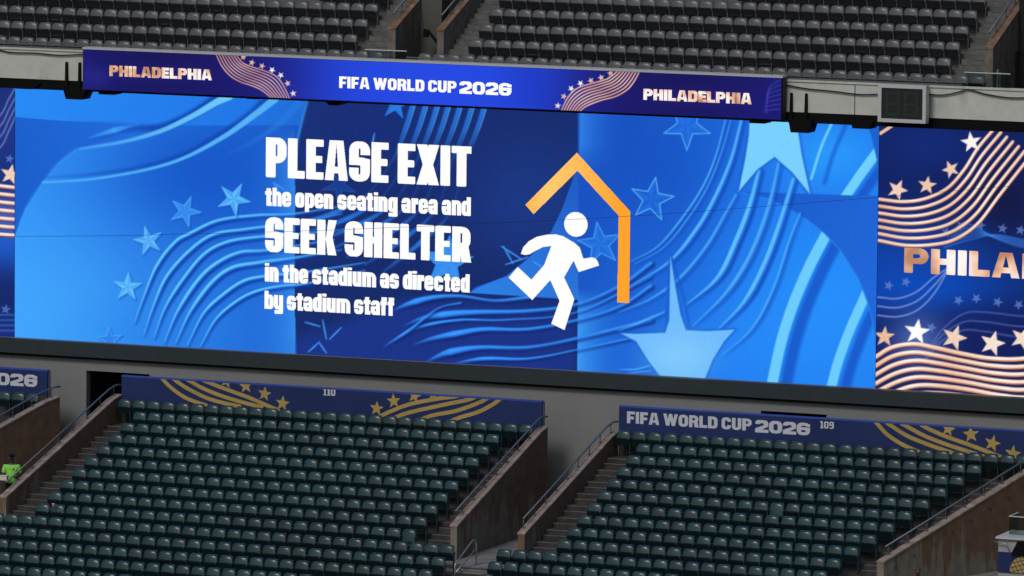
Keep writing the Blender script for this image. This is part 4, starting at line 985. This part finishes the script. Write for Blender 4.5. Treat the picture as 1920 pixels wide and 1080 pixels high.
# ================================================================== SEATS
def seat_meshes(kind):
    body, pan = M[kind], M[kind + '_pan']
    # backrest: rounded shell, crowned towards the sitter, rolled over at the top
    W2, nx, nz = .232, 12, 11
    prof = [(-.135, .40), (-.125, .47), (-.112, .54), (-.097, .61), (-.082, .67), (-.066, .73), (-.048, .775), (-.026, .806), (.0, .824), (.03, .832), (.06, .828)]
    v, f = [], []
    for j, (yy, zz) in enumerate(prof):
        tz = j / (nz - 1); half = W2 * (1.0 - .16 * max(0, (zz - .66) / .17) ** 2) if zz < .84 else W2
        for i in range(nx):
            s_ = i / (nx - 1) * 2 - 1
            crown = -.038 * (1 - s_ * s_) * min(1, .3 + tz); drop = -.034 * max(0, abs(s_) - .45) ** 2 * 3.2 * max(0, (tz - .35) / .65)
            v.append((half * s_, yy + crown + .02 * s_ * s_ * (tz), zz + drop))
    for j in range(nz - 1):
        for i in range(nx - 1):
            a = j * nx + i; f.append((a, a + 1, a + nx + 1, a + nx))
    n = len(v); v += [(x * .97, y + .035 + .0, z - (.012 if z > .8 else 0)) for x, y, z in v]
    f += [(b + n, a + n, d + n, c + n) for a, b, c, d in [(q[0], q[1], q[2], q[3]) for q in f]]
    ring = list(range(nx)) + [j * nx + nx - 1 for j in range(1, nz)] + [(nz - 1) * nx + i for i in range(nx - 2, -1, -1)] + [j * nx for j in range(nz - 2, 0, -1)]
    f += [(ring[i], ring[(i + 1) % len(ring)], ring[(i + 1) % len(ring)] + n, ring[i] + n) for i in range(len(ring))]
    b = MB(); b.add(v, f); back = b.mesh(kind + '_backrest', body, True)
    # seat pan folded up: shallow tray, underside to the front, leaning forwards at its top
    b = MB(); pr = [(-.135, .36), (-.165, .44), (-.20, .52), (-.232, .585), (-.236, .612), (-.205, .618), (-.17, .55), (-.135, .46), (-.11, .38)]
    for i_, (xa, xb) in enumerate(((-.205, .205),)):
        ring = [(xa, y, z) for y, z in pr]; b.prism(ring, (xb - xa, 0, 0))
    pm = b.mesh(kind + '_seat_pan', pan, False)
    # armrest with its standard
    b = MB(); xc = .2565
    b.prism([(xc - .021, -.30, .575), (xc - .021, -.305, .60), (xc - .021, -.27, .622), (xc - .021, -.06, .640), (xc - .021, -.05, .60), (xc - .021, -.25, .570)], (.042, 0, 0))
    b.prism([(xc - .014, -.17, .0), (xc - .014, -.10, .0), (xc - .014, -.07, .61), (xc - .014, -.20, .575)], (.028, 0, 0))
    am = b.mesh(kind + '_armrest', body, False)
    return back, pm, am
SM = {k: seat_meshes(k) for k in ('green', 'grey')}
def pan_down(kind):
    b = MB(); pr = [(-.13, .40), (-.50, .43), (-.53, .405), (-.50, .385), (-.13, .345)]
    b.prism([(-.205, y, z) for y, z in pr], (.41, 0, 0)); return b.mesh(kind + '_seat_pan_down', M[kind], False)
PD = {k: pan_down(k) for k in ('green', 'grey')}

ORD = 'first second third fourth fifth sixth seventh eighth ninth tenth eleventh twelfth thirteenth fourteenth fifteenth sixteenth seventeenth eighteenth nineteenth'.split()
TENS = {2: 'twent', 3: 'thirt', 4: 'fort', 5: 'fift'}
def ordinal(n):
    if n < 20: return ORD[n - 1]
    t_, u_ = divmod(n, 10)
    return TENS[t_] + 'ieth' if u_ == 0 else TENS[t_] + 'y-' + ORD[u_ - 1]

def in_view(x, y, z, pad=4):
    a, b, c = proj(x, y, z); return -pad < a < 1920 + pad and -pad < b < 1080 + pad

rows = []      # (kind, block words, k, [(x,y,z) in view order])
def row(kind, words_, k, xl, xr, n, yk, zk, width=.464):
    xs = np.linspace(xl + width / 2, xr - width / 2, n); out = []
    for x in xs:
        y, z = yk(k), zk(k)
        if any(in_view(x + dx, y, z + dz, -2) for dx in (-.2, .2) for dz in (.35, .62, .80)): out.append((x, y, z))
    if out: rows.append((kind, words_, k, out))
# lower bowl; row edges measured on the photo
row('green', '110', 0, 4.92, 19.42, 28, ykl, zkl)
for k in range(1, 10): row('green', '110', k, 5.87 - .017 * (k - 1), 18.62 + .006 * (k - 1), 25, ykl, zkl)
for k in range(10, 16):
    xr = (20.28, 20.33, 20.28, 20.25, 20.2, 20.2)[k - 10]; n = 44; row('green', '110', k, xr - n * .508, xr, n, ykl, zkl)
row('green', '109', 0, 22.26, 35.9, 26, ykl, zkl)
for k in range(1, 10):
    xr = 34.57 - .2675 * (k - 1); xl = 23.26 + .008 * (k - 1); row('green', '109', k, xl, xr, int(round((xr - xl) / .513)), ykl, zkl)
for k in range(10, 16):
    xl = (21.69, 21.74, 21.79, 21.8, 21.8, 21.8)[k - 10]; xr = 32.3 - .26 * (k - 10); row('green', '109', k, xl, xr, int(round((xr - xl) / .510)), ykl, zkl)
row('green', '2026', 0, 2.07 - .508 * 8, 2.07, 8, ykl, zkl)
row('green', '2026', 1, 1.05 - .508 * 8, 1.05, 8, ykl, zkl)
# upper deck
row('grey', 'first', 0, 13.90 - .493 * 30, 13.90, 30, yku, zku)
for k in range(1, 6): row('grey', 'first', k, 12.62 - .493 * 28, 12.62, 28, yku, zku)
row('grey', 'second', 0, 15.10, 33.98, 38, yku, zku)
for k in range(1, 7): row('grey', 'second', k, 16.51, 32.60, 33, yku, zku)

every = []
for kind, blk, k, pts in rows:
    for i, (x, y, z) in enumerate(pts):
        if kind == 'green': lab = f'green folding seat, {ordinal(i + 1)} from the left in the {ordinal(k + 1)} row below the {blk} banner'
        else: lab = f'grey folding seat, {ordinal(i + 1)} from the left in the {ordinal(k + 1)} row up, {blk} upper block'
        px_, py_, d_ = proj(x, y, z + .7)
        edge = not (12 < px_ < 1908 and 8 < py_ < 1072)
        hidden = (kind == 'green' and py_ > 1078)
        every.append((kind, lab, x, y, z, d_ + (60 if edge else 0) + (200 if hidden else 0)))
rest = []
for kind in ('green', 'grey'):
    mine = sorted((e for e in every if e[0] == kind), key=lambda e: e[5])
    for i, (kd, lab, x, y, z, _) in enumerate(mine):
        if i >= 300: rest.append((kd, x, y, z)); continue
        rz = random.uniform(-.02, .02)
        r_ = empty(kind + '_seat', (x, y, z), lab, 'seat', 'rows of ' + ('dark green seats in the lower bowl' if kind == 'green' else 'dark grey seats on the upper deck'), rz)
        r_.rotation_euler[0] = random.gauss(0, .018)
        down = random.random() < .012 and kind == 'green'
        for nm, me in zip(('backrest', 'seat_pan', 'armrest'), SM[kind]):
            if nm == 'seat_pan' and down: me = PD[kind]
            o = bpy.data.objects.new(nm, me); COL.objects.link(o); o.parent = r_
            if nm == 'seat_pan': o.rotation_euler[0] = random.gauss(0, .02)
# all further seats of the block: one object
for kind in ('green', 'grey'):
    pts = [(x, y, z) for kd, x, y, z in rest if kd == kind]
    if not pts: continue
    V, Fc, mi, sm_ = [], [], [], []; base = 0
    for x, y, z in pts:
        for j, me in enumerate(SM[kind]):
            V += [(v.co.x + x, v.co.y + y, v.co.z + z) for v in me.vertices]
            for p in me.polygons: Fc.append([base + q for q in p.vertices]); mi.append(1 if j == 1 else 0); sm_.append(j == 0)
            base += len(me.vertices)
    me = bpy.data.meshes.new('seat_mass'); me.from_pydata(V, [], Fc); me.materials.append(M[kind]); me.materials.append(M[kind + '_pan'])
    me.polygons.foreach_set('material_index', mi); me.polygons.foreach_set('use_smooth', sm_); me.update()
    o = bpy.data.objects.new('seat_mass', me); COL.objects.link(o); tag(o, 'further rows of dark %s folding seats' % kind, 'seats', kind='stuff')
print('seats', {k: len([e for e in every if e[0] == k]) for k in ('green', 'grey')}, 'rest', len(rest))

# ================================================================== PEOPLE
def skin_body(name, m, nodes, edges, parent, sub=2, root=0):
    me = bpy.data.meshes.new(name); names = list(nodes); ix = {n_: i for i, n_ in enumerate(names)}
    me.from_pydata([nodes[n_][0] for n_ in names], [(ix[a], ix[b]) for a, b in edges], []); me.materials.append(m)
    o = bpy.data.objects.new(name, me); COL.objects.link(o)
    sk = o.modifiers.new('skin', 'SKIN'); sk.use_smooth_shade = True
    if not me.skin_vertices: 
        bpy.context.view_layer.objects.active = o
    for i, n_ in enumerate(names):
        r = nodes[n_][1]; r = r if isinstance(r, tuple) else (r, r)
        if me.skin_vertices: me.skin_vertices[0].data[i].radius = r; me.skin_vertices[0].data[i].use_root = (i == root)
    s = o.modifiers.new('subdivision', 'SUBSURF'); s.levels = sub; s.render_levels = sub
    if parent is not None: o.parent = parent; o.matrix_parent_inverse = Matrix.Identity(4)
    return o

def ball(mb, c, rx, ry, rz, nu=14, nv=9):
    v, f = [], []
    for j in range(nv + 1):
        a = math.pi * j / nv - math.pi / 2
        for i in range(nu):
            b = 2 * math.pi * i / nu; v.append((c[0] + rx * math.cos(a) * math.cos(b), c[1] + ry * math.cos(a) * math.sin(b), c[2] + rz * math.sin(a)))
    for j in range(nv):
        for i in range(nu): f.append((j * nu + i, j * nu + (i + 1) % nu, (j + 1) * nu + (i + 1) % nu, (j + 1) * nu + i))
    mb.add(v, f)

def person(loc, rz, label, shirt, hold=True, hair='hair', cap=True, skin='skin_d', H=1.78):
    """faces -Y before turning; both forearms raised in front when holding something"""
    r_ = empty('person', loc, label, 'person', None, rz); s = H / 1.78
    N = {}; E_ = []
    def n(k, p, r): N[k] = ((p[0] * s, p[1] * s, p[2] * s), tuple(q * s for q in r) if isinstance(r, tuple) else r * s)
    n('pelvis', (0, 0, .95), (.155, .115)); n('waist', (0, 0, 1.10), (.145, .11)); n('chest', (0, .01, 1.32), (.17, .12)); n('collar', (0, .01, 1.46), (.10, .085)); n('neck', (0, 0, 1.54), (.056, .058))
    n('jaw', (0, -.015, 1.61), (.066, .082)); n('head', (0, -.005, 1.69), (.077, .096)); n('crown', (0, .005, 1.765), (.05, .065)); 
    E_ += [('pelvis', 'waist'), ('waist', 'chest'), ('chest', 'collar'), ('collar', 'neck'), ('neck', 'jaw'), ('jaw', 'head'), ('head', 'crown')]
    n('nose', (0, -.105, 1.665), .014); n('nose_tip', (0, -.118, 1.655), .012); E_ += [('head', 'nose'), ('nose', 'nose_tip')]
    for sx, t in ((-1, 'a'), (1, 'b')):
        n('sh' + t, (sx * .185, .01, 1.42), .072)
        if hold:
            n('el' + t, (sx * .255, -.03, 1.16), .05); n('wr' + t, (sx * .14, -.25, 1.13), .034); d = Vector((-sx * .35, -.8, .05)).normalized()
        else:
            n('el' + t, (sx * .25, .02, 1.14), .048); n('wr' + t, (sx * .27, -.05, .90), .033); d = Vector((0, -.15, -1)).normalized()
        W = Vector(N['wr' + t][0]) / s
        n('pm' + t, W + d * .06, (.036, .02)); E_ += [('collar', 'sh' + t), ('sh' + t, 'el' + t), ('el' + t, 'wr' + t), ('wr' + t, 'pm' + t)]
        side = d.cross(Vector((0, 0, 1))) if hold else Vector((0, 1, 0)); side = side.normalized() if side.length > .1 else Vector((1, 0, 0))
        upv = Vector((0, 0, 1)) if hold else Vector((sx, 0, 0))
        for j, (o_, l_) in enumerate(((-.030, .070), (-.010, .080), (.010, .075), (.030, .058))):
            b_ = W + d * .095 + upv * o_; n(f'fk{t}{j}', b_, .0095); n(f'fm{t}{j}', b_ + d * l_ * .5 - side * .006 * sx, .0088); n(f'ft{t}{j}', b_ + d * l_ * .8 - side * .02 * sx, .0078)
            E_ += [('pm' + t, f'fk{t}{j}'), (f'fk{t}{j}', f'fm{t}{j}'), (f'fm{t}{j}', f'ft{t}{j}')]
        n('th' + t, W + d * .05 - side * .035 + upv * .03, .0105); n('tt' + t, W + d * .095 - side * .05 + upv * .035, .009); E_ += [('pm' + t, 'th' + t), ('th' + t, 'tt' + t)]
        n('hip' + t, (sx * .095, 0, .88), .09); n('kn' + t, (sx * .11, -.02, .50), .06); n('an' + t, (sx * .115, .02, .09), .042); n('toe' + t, (sx * .125, -.15, .035), .035)
        E_ += [('pelvis', 'hip' + t), ('hip' + t, 'kn' + t), ('kn' + t, 'an' + t), ('an' + t, 'toe' + t)]
    skin_body('body', M[skin], N, E_, r_)
    # shirt: loose shell over trunk and upper arms
    S = {}; F_ = []
    def k_(k, p, r): S[k] = ((p[0] * s, p[1] * s, p[2] * s), tuple(q * s for q in r) if isinstance(r, tuple) else r * s)
    k_('hem', (0, 0, .86), (.185, .15)); k_('mid', (0, -.005, 1.06), (.182, .148)); k_('bust', (0, .005, 1.30), (.20, .15)); k_('yoke', (0, .012, 1.44), (.125, .105)); k_('collar', (0, .008, 1.50), (.076, .078))
    F_ += [('hem', 'mid'), ('mid', 'bust'), ('bust', 'yoke'), ('yoke', 'collar')]
    for sx, t in ((-1, 'a'), (1, 'b')):
        k_('s' + t, (sx * .20, .01, 1.415), .094); e0 = Vector(N['el' + t][0]) / s; k_('c' + t, Vector((sx * .20, .01, 1.415)).lerp(e0, .85), .080); F_ += [('yoke', 's' + t), ('s' + t, 'c' + t)]
    skin_body('shirt', M[shirt], S, F_, r_)
    Q = {}; G = []
    def q_(k, p, r): Q[k] = ((p[0] * s, p[1] * s, p[2] * s), r * s if not isinstance(r, tuple) else tuple(x * s for x in r))
    q_('top', (0, 0, .93), (.165, .128)); 
    for sx, t in ((-1, 'a'), (1, 'b')):
        q_('h' + t, (sx * .095, 0, .84), .105); q_('k' + t, (sx * .112, -.015, .50), .082); q_('f' + t, (sx * .118, .02, .10), .07); G += [('top', 'h' + t), ('h' + t, 'k' + t), ('k' + t, 'f' + t)]
    skin_body('trousers', M['navy'], Q, G, r_)
    def child(nm, mb, m, smooth=True):
        o = bpy.data.objects.new(nm, mb.mesh(nm, M[m], smooth)); COL.objects.link(o); o.parent = r_; o.scale = (s, s, s); return o
    m = MB(); ball(m, (0, .012, 1.715), .088, .105, .085); child('hair', m, hair)
    m = MB()
    for sx in (-1, 1): ball(m, (sx * .032, -.094, 1.692), .012, .008, .008, 8, 6)
    child('eyes', m, 'print')
    if cap:
        m = MB(); ball(m, (0, .008, 1.745), .096, .112, .07); m.prism([(-.07, -.09, 1.735), (.07, -.09, 1.735), (.05, -.185, 1.722), (-.05, -.185, 1.722)], (0, 0, .012)); child('cap', m, 'black')
        m = MB(); m.tube([(-.100, 0, 1.70), (-.085, -.09, 1.705), (0, -.125, 1.708), (.085, -.09, 1.705), (.100, 0, 1.70)], .013, 6); child('glasses', m, 'headset')
        m = MB(); ball(m, (.062, -.135, 1.36), .022, .006, .03, 8, 6); child('shirt_badge', m, 'navy')
    return r_
pz = at(21, 853, -8.0)
hgt = pz[2] + 4.55
pr_ = person((pz[0] + .02, -8.0, -4.55), .38, 'steward in lime green shirt and black cap holding a white carton', 'lime', True, H=min(max(hgt, 1.6), 1.95))
Hs = min(max(hgt, 1.6), 1.95) / 1.78
e_ = empty('carton', (pz[0] - .05, -8.0 - .40 * Hs, -4.55 + 1.10 * Hs), 'small white carton held in front of the steward in lime green', 'carton', None, .12)
m = MB(); m.prism([(-.13, -.09, -.05), (.11, -.09, -.05), (.13, -.09, .085), (-.15, -.09, .085)], (0, .16, 0)); o = bpy.data.objects.new('box', m.mesh('box', M['card'])); COL.objects.link(o); o.parent = e_
m = MB(); m.box(-.15, .13, -.10, .08, .087, .10); o = bpy.data.objects.new('lid', m.mesh('lid', M['card'])); COL.objects.link(o); o.parent = e_
p2 = at(1721, 1064, -12.2)
person((p2[0], -12.2, p2[2] - 1.80), .3, 'person with reddish brown hair, only the head showing before the long stained wall', 'navy', False, 'redhair', False, H=1.78)

# small litter: paper cup on the block 110 aisle seat
p = at(100, 947, ykl(9) - .25)
e_ = empty('paper_cup', (p[0], p[1], p[2] - .07), 'tiny pink and white paper cup left between two aisle seats near the steward', 'cup')
m = MB(); m.tube([(0, 0, 0), (0, 0, .09)], [.032, .042], 10); o = bpy.data.objects.new('cup_body', m.mesh('cup_body', M['pink'], True)); COL.objects.link(o); o.parent = e_
m = MB(); m.tube([(0, 0, .091), (0, 0, .12)], [.043, .045], 10); o = bpy.data.objects.new('cup_rim', m.mesh('cup_rim', M['card'], True)); COL.objects.link(o); o.parent = e_

# ================================================================== CAMERA BOOTH at the far lower corner
yb = -12.0
p0 = at(1872, 1022, yb); zt = at(1880, 1006, yb)[2]
bx = p0[0]
e_ = empty('camera_booth', (bx + 1.2, yb + .6, -5.5), 'grey camera booth with glass screen and blue and gold banner by stained wall', 'booth')
zb1 = at(1872, 1034, yb)[2]; zb2 = at(1872, 1072, yb)[2]
m = MB(); m.box(bx, bx + 3.2, yb, yb + 1.4, -5.5, zt - .06); m.build('booth_body', M['booth'], e_)
m = MB(); m.box(bx - .06, bx + 3.2, yb - .10, yb + 1.42, zt - .058, zt); m.build('shelf', M['frame'], e_)
m = MB(); m.box(bx - .0, bx + 3.2, yb - .035, yb - .004, zb2, zb1); bn = m.build('banner', M['blue'], e_)
def netting(X, Z):
    u, v = (X - bx) * 54, (Z - zb2) * 58; d = np.hypot((u - 46) / 26, (v - 4) / 26)
    return (d < 1) & ((((u + v * .5) % 7) > 1.3) & (((u * -.35 + v) % 7.5) > 1.3))
sheet('gold_emblem', netting, bx, bx + 1.9, zb2 + .01, zb1 - .03, yb - .040, M['gold'], bn, .008)
zg = at(1893, 969, yb + .5)[2]; xg = at(1893, 969, yb + .5)[0]
m = MB(); m.box(xg, xg + 3, yb + .50, yb + .515, zt + .004, zg); m.box(xg, xg + .012, yb + .517, yb + 1.35, zt + .004, zg); m.build('glass_screen', M['glass'], e_)
m = MB(); m.box(xg - .02, xg + 3, yb + .49, yb + .525, zg + .003, zg + .03); m.box(xg - .02, xg + .02, yb + .527, yb + 1.36, zg + .003, zg + .03); m.build('glass_trim', M['frame'], e_)
m = MB(); m.prism([(bx + .42, yb - .13, zb1 - .05), (bx + 3, yb - .13, zb1 - .05), (bx + 3, yb - .13, zt - .10), (bx + .62, yb - .13, zt - .10)], (0, .08, 0)); m.build('black_cover', M['black'], e_)
m = MB(); m.tube([(bx - .12, yb - .12, zt - .14), (bx + .28, yb - .12, zt - .19), (bx + .45, yb - .12, zb1 - .1)], .016, 6); m.build('bent_rail', M['steel'], e_, True)
